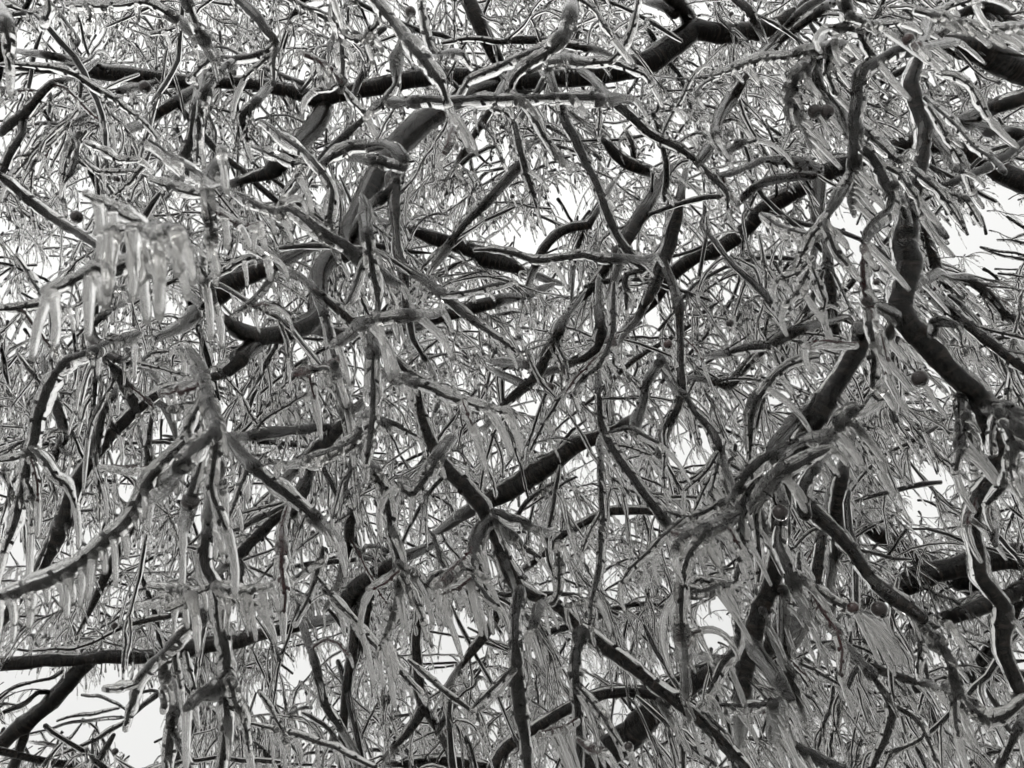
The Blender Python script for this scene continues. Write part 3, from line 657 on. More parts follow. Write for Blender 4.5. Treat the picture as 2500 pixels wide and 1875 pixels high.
C 1.1 c 870,440,44 840,480,50 830,540,50 800,600,40 830,645,44
C 1.05 c 800,525,26 860,510,28 930,498,22
C 2 - 560,440,46 520,500,60 460,600,70 410,690,75 380,770,70 362,815,46
C 2.2 - 350,850,44 290,930,65 255,975,40
C 1.8 c 250,985,34 340,1060,35 400,1120,36 430,1170,25 430,1260,12
C 2 - 350,1062,20 480,1040,25 560,1010,25 640,970,40 760,970,60 880,990,70 985,1025,56
C 2.5 - 560,1160,30 580,1140,40 680,1090,50 800,1070,50 960,1058,42
C 3.6 - 975,1050,70 985,1180,75 980,1300,70 975,1370,46
C 1.2 c 630,1283,12 740,1350,18 830,1385,18 950,1412,13
C 2.5 - 470,-30,50 490,0,50 550,50,50 595,125,40
C 2.3 - 815,125,36 830,110,40 900,50,45 1010,-30,50
C 2.5 - 620,365,36 730,270,50 830,190,50 980,75,60
C 1.6 c 385,815,26 400,880,25 440,900,25 520,860,22 610,838,16
C 1.2 c 1540,1020,20 1640,1110,24 1750,1170,20 1850,1200,14 1930,1330,8
C 1.2 c 1240,760,20 1330,850,22 1420,940,20 1480,975,12
F 2 - 540,600,40 690,600,50 760,560,65 830,520,62 875,505,46
F 2.2 - 440,632,36 560,610,50 690,600,44
F 2.2 - 360,815,44 440,830,56 520,740,55 580,680,60 650,645,46
F 2.5 - 1035,90,50 1040,130,60 1060,300,65 1075,450,65 1082,560,46
F 2.5 - 1090,425,44 1180,450,60 1260,485,36
F 1.7 c 30,660,40 80,790,50 120,860,40 180,900,34 240,1000,40 320,1090,50 370,1180,58 385,1230,40
F 1.6 c 378,1230,20 370,1340,18 320,1500,9
F 1.6 c 385,1240,18 440,1380,16 500,1500,9
F 1.6 c 372,1240,18 300,1360,16 180,1470,8
F 1.1 c 945,70,14 830,170,16 720,213,9
F 1.1 c 940,100,18 900,210,22 850,290,18 785,338,11
F 1.1 c 940,120,14 990,260,16 1020,330,16 1008,395,9
F 1.0 rc 1200,588,14 1000,580,16 905,596,11
F 0.96 c 1200,985,44 1180,1000,50 1110,1080,55 1080,1150,40 1000,1155,30 885,1165,13
F 0.95>0.88 c 1175,1005,40 1250,970,30 1310,910,30 1355,855,20
F 1.0 - 770,1360,54 780,1350,58 850,1320,50 950,1260,40 1040,1220,18
F 1.0 c 1270,380,24 1290,500,30 1310,600,30 1310,720,30 1300,845,22
F 1.0 r 1310,470,18 1340,520,20 1370,620,20 1392,770,9
F 1.1 c 1265,335,12 1340,370,26 1430,430,40 1450,470,26
F 2.2 - 1120,1380,70 1110,1420,80 1100,1550,90 1090,1670,88 1100,1790,80 1080,1880,60
F 1.1 c 1815,880,24 1830,930,30 1840,1060,35 1830,1200,35 1795,1350,22
F 1.1 c 1860,1000,16 1870,1050,20 1890,1230,22 1912,1410,11
F 1.0 c 2090,1060,26 2110,1100,30 2160,1220,40 2140,1340,40 2090,1440,40 1990,1550,24
C 3.2 t 2110,1300,8 2170,1340,14 2260,1390,18
C 3.2 t 2050,1430,10 2130,1440,14 2260,1465,16
C 3.4 t 1950,1490,8 2080,1510,10 2260,1540,12
C 3.4 t 2060,1640,8 2130,1650,10 2260,1668,12
F 3.4 t 1945,12,8 2080,60,12 2260,95,14
I 2.3 c 1270,1040,60 1400,1090,60 1520,1130,56 1600,1150,40
I 1.5 c 1300,1100,40 1380,1200,46 1420,1330,46 1390,1460,42 1330,1590,36 1290,1700,30
I 2 - 1000,280,60 980,420,70 960,560,66 930,700,50
I 1.4 c 1400,1260,20 1520,1330,24 1600,1420,24 1660,1540,18 1700,1660,12
I 1.1 c 1920,1310,34 1990,1370,44 2080,1360,40 2150,1310,34 2240,1240,26
I 1.6 - 2180,1430,40 2130,1530,44 2080,1640,40
I 1.1 c 1970,40,16 2010,160,18 2030,300,12
I 1.6 c 870,1030,18 960,1070,22 1060,1130,20 1140,1190,12
I 1.5 - 640,700,30 690,850,34 760,1000,36 830,1120,28
I 1.4 c 260,970,16 330,985,20 410,1000,18
I 1.5 c 20,1260,30 100,1380,34 160,1500,30 170,1680,24
I 1.5 c 180,1500,20 260,1570,22 360,1640,16
"""
# fruits: patch, depth, x, y, radius, red?
FRUITS = """
C 1.1 955,668,34,0  C 1.1 1026,674,38,0  C 1.3 1062,383,20,0  C 1.3 1190,360,16,0
C 1.0 1517,235,28,1  C 1.0 1570,280,24,1  F 1.2 1585,795,40,0  E 1.5 1702,580,28,1  E 1.6 2042,592,23,1
H 1.1 1805,1530,22,0  D 0.77 1140,1535,42,0  I 1.1 1343,705,40,0  I 1.0 1185,698,30,1  I 1.02 748,122,38,0
A 0.82 1253,1410,24,1  A 2.4 460,1300,30,0  A 1.9 868,520,30,0  B 1.3 495,70,26,0  E 2 1325,852,28,0
F 1.7 447,465,20,0  F 1.8 75,590,24,1  E 1.6 1880,1880,24,0  H 2 718,1437,16,0  E 2 725,1290,20,0
E 1.5 825,1305,12,0  F 1.6 1325,135,20,0  F 1.7 1328,220,16,0  G 2.8 685,805,16,0  I 1.6 2040,870,18,0
E 2.2 2020,1300,16,0  C 2.4 455,85,12,0  B 2.4 1108,1180,12,0  A 2.2 700,1075,16,0  G 3 690,1560,16,0
"""

# openings where the sky shows through: x, y, rx, ry in photo pixels
GAPS = [(100, 92, 75, 40), (1400, 505, 75, 58), (1275, 590, 95, 62), (1195, 395, 48, 36), (1165, 345, 40, 26),
        (1612, 388, 40, 34), (1640, 70, 58, 46), (2415, 610, 120, 88), (2450, 475, 70, 60), (2330, 560, 46, 50),
        (2170, 520, 60, 34), (2060, 530, 46, 40), (2080, 600, 40, 36), (1640, 680, 34, 30), (1370, 700, 60, 34), (1225, 925, 60, 34), (1270, 1235, 62, 26),
        (1455, 1130, 36, 34), (475, 1275, 34, 52), (90, 1685, 110, 42), (240, 1730, 160, 70), (60, 1800, 70, 50), (340, 1790, 66, 72), (40, 1630, 70, 20),
        (1130, 1545, 62, 66), (1070, 1640, 58, 46), (1740, 1500, 66, 100), (2240, 1225, 58, 46), (2130, 1320, 40, 34), (2260, 1160, 50, 36),
        (820, 1745, 50, 44), (720, 1630, 52, 44), (650, 1720, 60, 36), (1950, 930, 40, 34), (1910, 985, 40, 24), (570, 790, 26, 18), (980, 1130, 28, 38),
        (640, 1195, 34, 30), (220, 95, 60, 22), (440, 160, 46, 20), (960, 90, 56, 34), (40, 370, 36, 22), (215, 480, 40, 36), (590, 430, 26, 24),
        (290, 1450, 34, 34), (330, 1470, 40, 22), (1860, 320, 32, 24), (1480, 1420, 34, 40), (1620, 1290, 30, 26), (1330, 1340, 30, 22), (2050, 110, 40, 24), (1500, 1750, 30, 34),
        (1350, 1470, 50, 40), (1180, 1700, 34, 40), (1760, 720, 26, 22), (1130, 800, 30, 22), (2210, 600, 30, 26), (2460, 560, 60, 70), (160, 600, 30, 26), (700, 1260, 22, 26), (1000, 1360, 36, 26)]
GAPS = np.array(GAPS, float)
GAPS[:, 2:] *= np.where((GAPS[:, 0] < 420) & (GAPS[:, 1] > 1580), 1.1, np.where(GAPS[:, 2] > 50, 0.8, 0.9))[:, None]

def gapness(P):
    """1 well inside an opening, 0 outside, for world points (...,3)"""
    x, y, d = proj(P)
    q = ((x[..., None] - GAPS[:, 0]) / GAPS[:, 2]) ** 2 + ((y[..., None] - GAPS[:, 1]) / GAPS[:, 3]) ** 2
    return q.min(-1) < 1.0

def bark_mesh(P, R, sides, buds, mat, name):
    g = Geo()
    n = len(P)
    g.add(*tubes(P[None], R[None], sides, 0.035))
    if buds:
        N, B, t = frames(P[None])
        N, B, t = N[0], B[0], t[0]
        s = np.concatenate([[0], np.linalg.norm(np.diff(P, axis=0), axis=1).cumsum()])
        pos = np.arange(0.02, s[-1] - 0.004, buds)
        pos = pos + rng.normal(size=len(pos)) * buds * 0.2
        if len(pos):
            ix = np.clip(np.searchsorted(s, pos), 1, n - 2)
            a = np.arange(len(pos)) * 2.4 + rng.random() * 6
            side = np.cos(a)[:, None] * N[ix] + np.sin(a)[:, None] * B[ix]
            r = R[ix]
            L = 0.0032 + r * 0.5
            b0 = P[ix] + side * (r * 0.6)[:, None]
            b1 = P[ix] + side * (r + L * 0.5)[:, None] + t[ix] * (L * 0.5)[:, None]
            b2 = P[ix] + side * (r + L * 0.7)[:, None] + t[ix] * (L * 1.3)[:, None]
            BP = np.stack([b0, b1, b2], 1)
            br = np.stack([0.0022 + r * 0.25, 0.0019 + r * 0.2, np.full(len(r), 0.0007)], 1)
            g.add(*tubes(BP, br, 5))
    return g.mesh(name, mat, P[0])

def icicle_paths(P0, d0, L, n, lean):
    """start points, start directions, lengths -> curves that bend down under their own weight"""
    T = len(P0)
    out = np.empty((T, n, 3))
    p = P0.copy()
    out[:, 0] = p
    for i in range(1, n):
        f = min(1.0, i / (n * 0.85))
        dd = norm(d0 * (1 - f) + (DOWN + lean) * f)
        p = p + dd * (L / (n - 1))[:, None]
        out[:, i] = p
    return out

def icicle_radii(r0, n):
    s = np.linspace(0, 1, n)
    prof = np.interp(s, [0, 0.12, 0.5, 0.88, 1.0], [1.0, 0.94, 0.8, 0.6, 0.44])
    return r0[:, None] * prof * (1 + 0.08 * rng.normal(size=(len(r0), n)))

# ---- stems traced from the photograph
stems = []
icicles = []          # (P0, d0, L, r0, parent object, tree key)
side = []             # seeds for side shoots
parsed = []
for line in STEMS.strip().splitlines():
    f = line.split()
    k, dep, fl = f[0], f[1], f[2]
    pts = np.array([[float(v) for v in q.split(',')] for q in f[3:]])
    if k != 'Z':
        pts = pts * ZS + np.array([OFF[k][0], OFF[k][1], 0])
    d0, d1 = (float(v) for v in dep.split('>')) if '>' in dep else (float(dep), float(dep))
    parsed.append((pts, d0, d1, fl))

ALLP = []
for k, (pts, d0, d1, fl) in enumerate(parsed):
    u = np.linspace(0, len(pts) - 1, len(pts) * 6)
    a = [np.interp(u, np.arange(len(pts)), pts[:, c]) for c in range(3)]
    ALLP.append(np.column_stack([*a, d0 + (d1 - d0) * u / (len(pts) - 1), np.full(len(u), k)]))
ALLP = np.vstack(ALLP)

def carry_on(k, pts, d0, d1, fl):
    """where a stem meets another it joins it; where it passes out of sight it goes on, thinning, further back"""
    dl = np.full(len(pts), d0) + (d1 - d0) * np.linspace(0, 1, len(pts))
    for end in (0, 1):
        p = pts[::-1] if end == 0 else pts
        if not (0 < p[-1, 0] < 2500 and 0 < p[-1, 1] < 1875):
            continue
        dz = dl[0] if end == 0 else dl[-1]
        o = ALLP[ALLP[:, 4] != k]
        gap = np.hypot(o[:, 0] - p[-1, 0], o[:, 1] - p[-1, 1]) - o[:, 2] * 0.5
        gap = np.where((o[:, 3] / dz > 0.72) & (o[:, 3] / dz < 1.38) & (o[:, 2] > p[-1, 2] * 0.55), gap, 1e6)
        b = int(np.argmin(gap))
        if gap[b] < 14:
            delta = o[b, 3] - dz
            m = min(len(dl), 4)
            wgt = np.linspace(1, 0, m)
            if end == 0:
                dl[:m] += delta * wgt
            else:
                dl[-m:] += delta * wgt[::-1]
            continue
        if p[-1, 2] < 9 or (end and 'b' in fl):
            continue
        t = p[-1, :2] - p[-2, :2]
        t = t / np.linalg.norm(t)
        w = p[-1, 2]
        ln = 50 + w * rng.uniform(2.4, 4.0)
        e1 = p[-1, :2] + t * ln * 0.35
        e2 = e1 + t * ln * 0.35 + rng.normal(size=2) * 5
        e3 = e2 + t * ln * 0.35 + rng.normal(size=2) * 9
        ext = np.array([[*e1, w * 0.9], [*e2, w * 0.7], [*e3, max(3, w * 0.3)]])
        ed = dz * np.array([1.07, 1.16, 1.26])
        if end == 0:
            pts = np.vstack([ext[::-1], pts]); dl = np.concatenate([ed[::-1], dl])
        else:
            pts = np.vstack([pts, ext]); dl = np.concatenate([dl, ed])
    return pts, dl

for k_, (pts, d0, d1, fl) in enumerate(parsed):
    if pts[0, 0] > 2500 and pts[0, 2] > 18:
        t_ = pts[0] - pts[1]
        pts = np.vstack([pts[0] + np.array([620, t_[1] * 620 / max(t_[0], 60) * 0.6, 14]), pts])
        parsed[k_] = (pts, d0, d1, fl)
    pts, dl = carry_on(k_, pts, d0, d1, fl)
    seg = np.hypot(*np.diff(pts[:, :2], axis=0).T)
    step = 8.0 if pts[:, 2].max() < 22 else 10.0
    q4 = catmull(np.column_stack([pts, dl]), np.maximum(2, (seg / step).astype(int)))
    q = q4[:, :3].copy()
    q[:, 2] = np.maximum(q[:, 2], 3)
    n = len(q)
    s = np.concatenate([[0], np.hypot(*np.diff(q[:, :2], axis=0).T).cumsum()])
    u = s / s[-1]
    wig = smooth_noise(n, 9) * 1.6 + smooth_noise(n, 4) * 0.7
    tx = np.gradient(q[:, 0]); ty = np.gradient(q[:, 1])
    tl = np.hypot(tx, ty) + 1e-6
    q[:, 0] += -ty / tl * wig
    q[:, 1] += tx / tl * wig
    d = q4[:, 3]
    d = d * (1 + 0.035 * np.sin(u * 4 + rng.random() * 6) * min(1, s[-1] / 400))
    P = unproj(q[:, 0], q[:, 1], d)
    wr = np.maximum(q[:, 2], 4) / FPX * d / 2
    slim = d0 < 1.4 and pts[:, 2].max() < 27 and d0 > 0.7
    if slim:
        wr = wr * 0.86
    elif d0 < 1.4 and pts[:, 2].max() < 34:
        wr = wr * 0.86
    elif 1.4 <= d0 < 3.1 and pts[:, 2].max() < 42:
        wr = wr * 0.84
    wr = wr * np.interp(wr, [0.002, 0.006, 0.010, 0.015, 0.05], [0.78, 0.72, 0.76, 0.92, 0.97])
    wr = wr * (1 + 0.05 * smooth_noise(n, 3))
    kn = rng.random(n) < 0.03
    wr = wr * (1 + 0.18 * kn)
    key = 'R' if 't' in fl else 'M'
    name = 'limb' if wr.max() > 0.03 else ('branch' if wr.max() > 0.0085 else 'twig')
    mat = RED if 'r' in fl else (TWIG if name == 'twig' else BARK)
    sides = 16 if wr.max() / d0 * FPX > 20 else 10
    stem = link(name, bark_mesh(P, wr, sides, (0.017 if wr.max() < 0.014 else 0), mat, name), TREE[key], loc=P[0] - ROOT[key])
    # glaze: a sleeve of clear ice round the stem, lumpy, sagging a little
    dm = d.mean()
    extra = np.interp(wr, [0.001, 0.004, 0.012, 0.04], [0.0056, 0.0064, 0.0072, 0.0085])
    if slim:
        extra = extra * 1.2
    lift = (0.6 if d0 < 0.7 else rng.choice([-0.5, 0.5], p=[0.4, 0.6]) if wr.max() < 0.012 else 1.0) + 0.25 * smooth_noise(n, 12)
    ir = wr + extra * (1 + 0.22 * smooth_noise(n, 3) + 0.12 * smooth_noise(n, 7)).clip(0.45, 1.7)
    lift = np.where(lift > 0.5, np.interp(wr, [0.004, 0.016], [0.35, 1.0]) * lift, lift)     # thin wood stays inside its sleeve
    IP = P + np.array([0, 0, 1]) * (extra * lift.clip(-0.75, 1.4))[:, None]
    fe = np.concatenate([[0], np.linalg.norm(np.diff(P, axis=0), axis=1).cumsum()])
    if name != 'limb':
        ir = wr + (ir - wr) * np.interp(np.minimum(fe, fe[-1] - fe), [0, 0.04], [0.62, 1.0])
    if name == 'twig':
        sl_ = np.concatenate([[0], np.linalg.norm(np.diff(P, axis=0), axis=1).cumsum()])
        ir = ir * np.interp(sl_[-1] - sl_, [0, 0.05], [0.7 if d0 > 1.6 else 0.9, 1.0])
        if 't' in fl:
            ir = wr + (ir - wr) * 0.6
    if name != 'limb' and 'b' not in fl:
        t = norm(P[-1] - P[-2])
        IP = np.vstack([IP, IP[-1] + t * 0.006])
        ir = np.append(ir, ir[-1] * 0.8)
    sb = slice(None, None, 2) if dm > 2.4 else slice(None)
    IPs, irs = IP[sb], ir[sb]
    coat = link('ice_coat', Geo().add(*tubes(IPs[None], irs[None], 10 if dm < 2 else 8, 0.045)).mesh('ice_coat', ICE if name == 'twig' else GLAZE, P[0]), stem)
    stems.append((stem, P, wr, ir, d, fl, key, name))

def stem_icicles():
    for stem, P, wr, ir, d, fl, key, name in stems:
        s = np.concatenate([[0], np.linalg.norm(np.diff(P, axis=0), axis=1).cumsum()])
        L = s[-1]
        if 'n' not in fl:
            t = norm(np.gradient(P, axis=0))
            hor = np.sqrt(np.maximum(0, 1 - t[:, 2] ** 2))
            pitch = 0.026 if 'c' in fl else 0.04
            if name == 'limb':
                pitch = 0.05
            comb = 'k' in fl
            if comb:
                pitch = 0.0125 if d.mean() < 0.7 else 0.0145
            pos = np.arange(0.01 + rng.random() * pitch, L, pitch)
            pos = pos + rng.normal(size=len(pos)) * pitch * 0.3
            ix = np.clip(np.searchsorted(s, pos), 0, len(P) - 1)
            keep = rng.random(len(ix)) < (0.95 if comb else hor[ix] ** 1.5 * (0.8 if 'c' in fl else 0.5))
            run = smooth_noise(len(P), 8)[ix]                 # they come in combs with bare stretches between
            keep &= run > (-1.6 if comb else -0.45)
            for i in ix[keep]:
                ln = float(np.clip(rng.lognormal(math.log(0.034), 0.5) * (1 + 0.35 * run[0]), 0.012, 0.095))
                if comb:
                    ln = float(np.clip(rng.normal(0.05 if d[i] < 0.7 else 0.04, 0.015), 0.01, 0.08))
                if name == 'limb':
                    ln *= 0.75
                r0 = float(np.clip(0.0044 + 0.02 * ln + rng.normal() * 0.0006, 0.0034, 0.0068)) * float(np.interp(d[i], [0.55, 0.9], [0.88, 0.95]))
                off = max(0, wr[i] - r0 * 0.2)
                d0 = norm(DOWN + SWING * rng.uniform(0.05, 0.3 if d[i] < 0.75 else 0.65) + t[i] * rng.normal() * 0.25 + np.array([rng.normal() * .12, rng.normal() * .12, 0]))
                icicles.append((P[i] + np.array([0, 0, -off]), d0, ln, r0, stem, key, P[0]))
        if name != 'limb' and 'b' not in fl and wr[-1] < 0.007:
            t = norm(P[-1] - P[-2])
            ln = float(np.clip(rng.lognormal(math.log(0.045), 0.45), 0.02, 0.11))
            icicles.append((P[-1], norm(t + DOWN * (2.6 if d[-1] < 0.9 else 0.6)), ln, 0.0058 * float(np.interp(d[-1], [0.55, 0.9], [0.8, 1.0])), stem, key, P[0]))
stem_icicles()

# ---- fruits with short stalks, each in a bead of ice
def fruits():
    tok = FRUITS.split()
    fm, t, o = new_mat('dark_fruit')
    b = t.nodes.new('ShaderNodeBsdfPrincipled')
    b.inputs['Base Color'].default_value = (0.02, 0.012, 0.011, 1)
    b.inputs['Roughness'].default_value = 0.4
    t.links.new(b.outputs[0], o.inputs['Surface'])
    rm, t, o = new_mat('red_fruit')
    b = t.nodes.new('ShaderNodeBsdfPrincipled')
    b.inputs['Base Color'].default_value = (0.035, 0.011, 0.0095, 1)
    b.inputs['Roughness'].default_value = 0.35
    t.links.new(b.outputs[0], o.inputs['Surface'])
    def ball(c, r, n=14, m=10, sz=1.0, dimple=0.12):
        th = np.linspace(0.04, math.pi - 0.04, m)
        ax = norm(DOWN + rng.normal(size=3) * 0.25)
        Pp = c + ax * (-np.cos(th) * r * sz * (1 - dimple * np.exp(-((th - 0) / 0.5) ** 2) - dimple * np.exp(-((th - math.pi) / 0.5) ** 2)))[:, None]
        return tubes(Pp[None], (np.sin(th) * r)[None], n, 0.012)
    for i in range(0, len(tok), 3):
        k, dep, q = tok[i], float(tok[i + 1]), [float(v) for v in tok[i + 2].split(',')]
        x, y = q[0] * ZS + OFF[k][0], q[1] * ZS + OFF[k][1]
        c = unproj(x, y, dep)
        r = q[2] * ZS / FPX * dep * 0.92
        fo = link('fruit', Geo().add(*ball(c, r)).mesh('fruit', rm if q[3] else fm, c), TREE['M'], loc=c - ROOT_M)
        L = 0.018 + rng.random() * 0.02
        tip = c - DOWN * L + rng.normal(size=3) * 0.006
        sp = np.stack([c - DOWN * r * 0.8, c - DOWN * (r + L * 0.4), tip])
        link('stalk', Geo().add(*tubes(sp[None], np.full((1, 3), max(0.0011, r * 0.12)), 6)).mesh('stalk', TWIG, c), fo)
        link('calyx', Geo().add(*tubes(np.stack([c + DOWN * r * 0.8, c + DOWN * r * 1.08, c + DOWN * r * 1.2])[None],
             np.array([[r * .3, r * .26, r * .34]]), 7, .1)).mesh('calyx', TWIG, c), fo)
        link('ice_coat', Geo().add(*ball(c + DOWN * r * 0.1, r * 1.22 + 0.0012, 14, 10, 1.12, 0)).mesh('ice_coat', GLAZE, c), fo)
        icicles.append((c + DOWN * r, DOWN, 0.03 + rng.random() * 0.04, 0.0045, fo, 'M', c))
fruits()

# ---- side shoots and the mass of twigs further in
def grow(P0, d0, L, n, droop, wob):
    """curves from P0 in direction d0, wandering and sagging"""
    T = len(P0)
    out = np.empty((T, n, 3))
    p = P0.copy(); dd = norm(d0)
    out[:, 0] = p
    for i in range(1, n):
        dd = norm(dd + rng.normal(size=(T, 3)) * wob[:, None] + np.array([0, 0, -1.0]) * droop[:, None] / n)
        p = p + dd * (L / (n - 1))[:, None]
        out[:, i] = p
    return out

def rand_dir(T, flat=0.55):
    """random directions, mostly across the line of sight"""
    a = rng.random(T) * 2 * math.pi
    v = np.cos(a)[:, None] * R_ + np.sin(a)[:, None] * U_ + rng.normal(size=T)[:, None] * flat * F_
    return norm(v)

def children(P, R, per, lmin, lmax, n, r0, droop, ang=(0.5, 1.0)):
    """per shoots on every curve"""
    T, m, _ = P.shape
    idx = np.repeat(np.arange(T), per)
    s = rng.uniform(0.12, 0.98, size=len(idx)) * (m - 1)
    i = s.astype(int).clip(0, m - 2)
    f = (s - i)[:, None]
    P0 = P[idx, i] * (1 - f) + P[idx, i + 1] * f
    t = norm(P[idx, i + 1] - P[idx, i])
    v = rng.normal(size=(len(idx), 3))
    v = norm(v - (v * t).sum(-1, keepdims=True) * t)
    a = rng.uniform(*ang, size=len(idx))[:, None]
    d0 = t * np.cos(a) + v * np.sin(a)
    L = rng.uniform(lmin, lmax, size=len(idx)) * (1.15 - 0.5 * s / m)
    Q = grow(P0, d0, L, n, np.full(len(idx), droop), np.full(len(idx), 0.13))
    rr = r0 * rng.uniform(0.8, 1.25, size=(len(idx), 1)) * np.linspace(1, 0.62, n)
    return Q, rr

def hang(P, R, per, lmed, r0, n=6, lmax=0.12):
    T, m, _ = P.shape
    idx = np.repeat(np.arange(T), per)
    base = rng.random(T)[idx]
    s = ((base + rng.uniform(0, 0.5, size=len(idx))) % 1.0) * (m - 1.01)
    i = s.astype(int)
    f = (s - i)[:, None]
    P0 = P[idx, i] * (1 - f) + P[idx, i + 1] * f
    t = norm(P[idx, i + 1] - P[idx, i])
    keep = rng.random(len(idx)) < np.sqrt(np.maximum(0, 1 - t[:, 2] ** 2)) ** 1.2
    P0, t = P0[keep], t[keep]
    d0 = norm(DOWN + SWING * rng.uniform(0.05, 0.65, (len(t), 1)) + t * rng.normal(size=(len(t), 1)) * 0.25)
    L = np.clip(rng.lognormal(math.log(lmed), 0.5, len(t)), 0.012, lmax)
    return icicle_paths(P0, d0, L, n, rng.normal(size=(len(t), 3)) * 0.06), icicle_radii(r0 * rng.uniform(0.75, 1.2, len(t)), n)

def tip_icicles(P, R, lmed, r0, n=6):
    t = norm(P[:, -1] - P[:, -2])
    L = np.clip(rng.lognormal(math.log(lmed), 0.5, len(t)), 0.015, 0.14)
    return icicle_paths(P[:, -1], t, L, n, rng.normal(size=(len(t), 3)) * 0.05), icicle_radii(np.full(len(t), r0) * rng.uniform(.8, 1.1, len(t)), n)

def front_of_wood(P, tol=0.12):
    """fraction of a curve that would hang in front of the traced thick wood"""
    x, y, d = proj(P)
    ix = (x / 10).astype(int); iy = (y / 10).astype(int)
    inside = (ix >= 0) & (ix < 250) & (iy >= 0) & (iy < 188)
    dep = WOOD[np.clip(iy, 0, 187), np.clip(ix, 0, 249)]
    return (inside & (d < dep - 0.05)).mean(-1)

def clear(P, frac=0.25, wood=0.15):
    """keep curves that stay out of the openings (a few tips may reach in)"""
    f = front_of_wood(P)
    return (gapness(P).mean(-1) <= frac) & ((f < wood) | (rng.random(len(f)) < 0.15))

def take(m, *a):
    return [x[m] for x in a]

WOOD = np.zeros((188, 250))
for stem, P, wr, ir, d, fl, key, name in stems:
    x, y, dz = proj(P)
    px = wr / dz * FPX
    for a, b, c, e in zip(x, y, px, dz):
        if c > 7:
            j0, j1 = int((a - c) / 10), int((a + c) / 10)
            i0, i1 = int((b - c) / 10), int((b + c) / 10)
            for i in range(max(0, i0), min(187, i1) + 1):
                for j in range(max(0, j0), min(249, j1) + 1):
                    WOOD[i, j] = max(WOOD[i, j], e) if WOOD[i, j] == 0 or e < WOOD[i, j] + 9 else WOOD[i, j]
WOODS, ICES, HANGS = [], [], []      # (paths, radii, sides) gathered for the mass of fine twigs
SINGLE = []        # near shoots that become objects of their own: (P, R, key)

# side shoots on the traced stems
SP, SR, SD, SK = [], [], [], []
for stem, P, wr, ir, d, fl, key, name in stems:
    s = np.linalg.norm(np.diff(P, axis=0), axis=1).sum()
    k = rng.poisson(s / np.interp(d.mean(), [0.8, 1.3, 2, 3], [1.2, 0.7, 0.35, 0.25]))
    for _ in range(k):
        i = int(rng.uniform(0.05, 0.97) * (len(P) - 1))
        t = norm(P[min(i + 1, len(P) - 1)] - P[i])
        v = rand_dir(1, 0.5)[0]
        v = norm(v - (v @ t) * t)
        a = rng.uniform(0.5, 1.15)
        SP.append(P[i]); SD.append(t * math.cos(a) + v * math.sin(a)); SK.append((d[i], stem, P[0]))
SP, SD = np.array(SP), np.array(SD)
dd = np.array([k[0] for k in SK])
L = rng.uniform(0.05, 0.2, len(SP)) * np.interp(dd, [0.6, 1.2, 2, 4], [0.45, 0.75, 1.3, 2.2])
SH = grow(SP, SD, L, 10, np.full(len(SP), 0.9), np.full(len(SP), 0.12))
SHR = 0.0018 * rng.uniform(0.8, 1.3, (len(SP), 1)) * np.linspace(1.1, 0.62, 10)
ok = clear(SH, 0.3)
# the fill: sprays of twigs behind the traced stems
def seeds(n, dmin, dmax, x0=-150, x1=2650, y0=-150, y1=2025):
    gx = int(math.sqrt(n * 4 / 3)); gy = n // gx + 1
    x = (np.arange(gx * gy) % gx + rng.random(gx * gy)) / gx * (x1 - x0) + x0
    y = (np.arange(gx * gy) // gx + rng.random(gx * gy)) / gy * (y1 - y0) + y0
    d = rng.uniform(dmin, dmax, gx * gy)
    return x, y, d

def fill(n, dmin, dmax, slen, per, tl, icn, npt, sides, r1=0.0019, e1=0.0051):
    """npt/sides: points and sides of stem, twig, icicle (fewer further off)"""
    x, y, d = seeds(n, dmin, dmax)
    dirs = norm(rand_dir(len(x), 0.5) + DOWN * 0.45)
    P = grow(unproj(x, y, d), dirs, rng.uniform(*slen, len(x)), npt[0], rng.uniform(0.2, 1.3, len(x)), rng.uniform(0.08, 0.17, len(x)))
    r = rng.lognormal(math.log(0.0036), 0.45, (len(x), 1)) * np.interp(np.linspace(0, 1, npt[0]), [0, 0.12, 1], [0.5, 1.15, 0.5])
    m = clear(P, 0.2, 0.3)
    P, r = P[m], r[m]
    T, tr = children(P, r, per, tl[0], tl[1], npt[1], r1, 2.2, (0.3, 0.85))
    m = clear(T, 0.18, 0.15)
    T, tr = T[m], tr[m]
    WOODS.append((P, r, sides[0])); WOODS.append((T, tr, sides[1]))
    ICES.append((P, r + e1 * (1 + 0.2 * rng.normal(size=r.shape)).clip(0.5, 1.6), sides[0] + 1, 0.04))
    ICES.append((T, tr + e1 * (1 + 0.2 * rng.normal(size=tr.shape)).clip(0.5, 1.6), sides[1] + 1, 0.04))
    for Q, q, k in ((P, r, icn * 3), (T, tr, icn)):
        if k:
            h, hr = hang(Q, q, k, 0.036, 0.0052, npt[2])
            m = clear(h, 0.34, 0.5)
            HANGS.append((h[m], hr[m], sides[2], 0))
    h, hr = tip_icicles(T, tr, 0.042, 0.0054, npt[2])
    m = clear(h, 0.34, 0.5)
    HANGS.append((h[m], hr[m], sides[2], 0))

fill(110, 1.8, 2.7, (0.25, 0.55), 7, (0.07, 0.20), 3, (12, 8, 6), (6, 5, 6), 0.0016, 0.0048)
fill(600, 2.9, 4.8, (0.35, 0.85), 9, (0.10, 0.32), 2, (10, 7, 4), (5, 4, 4), 0.0017, 0.0048)

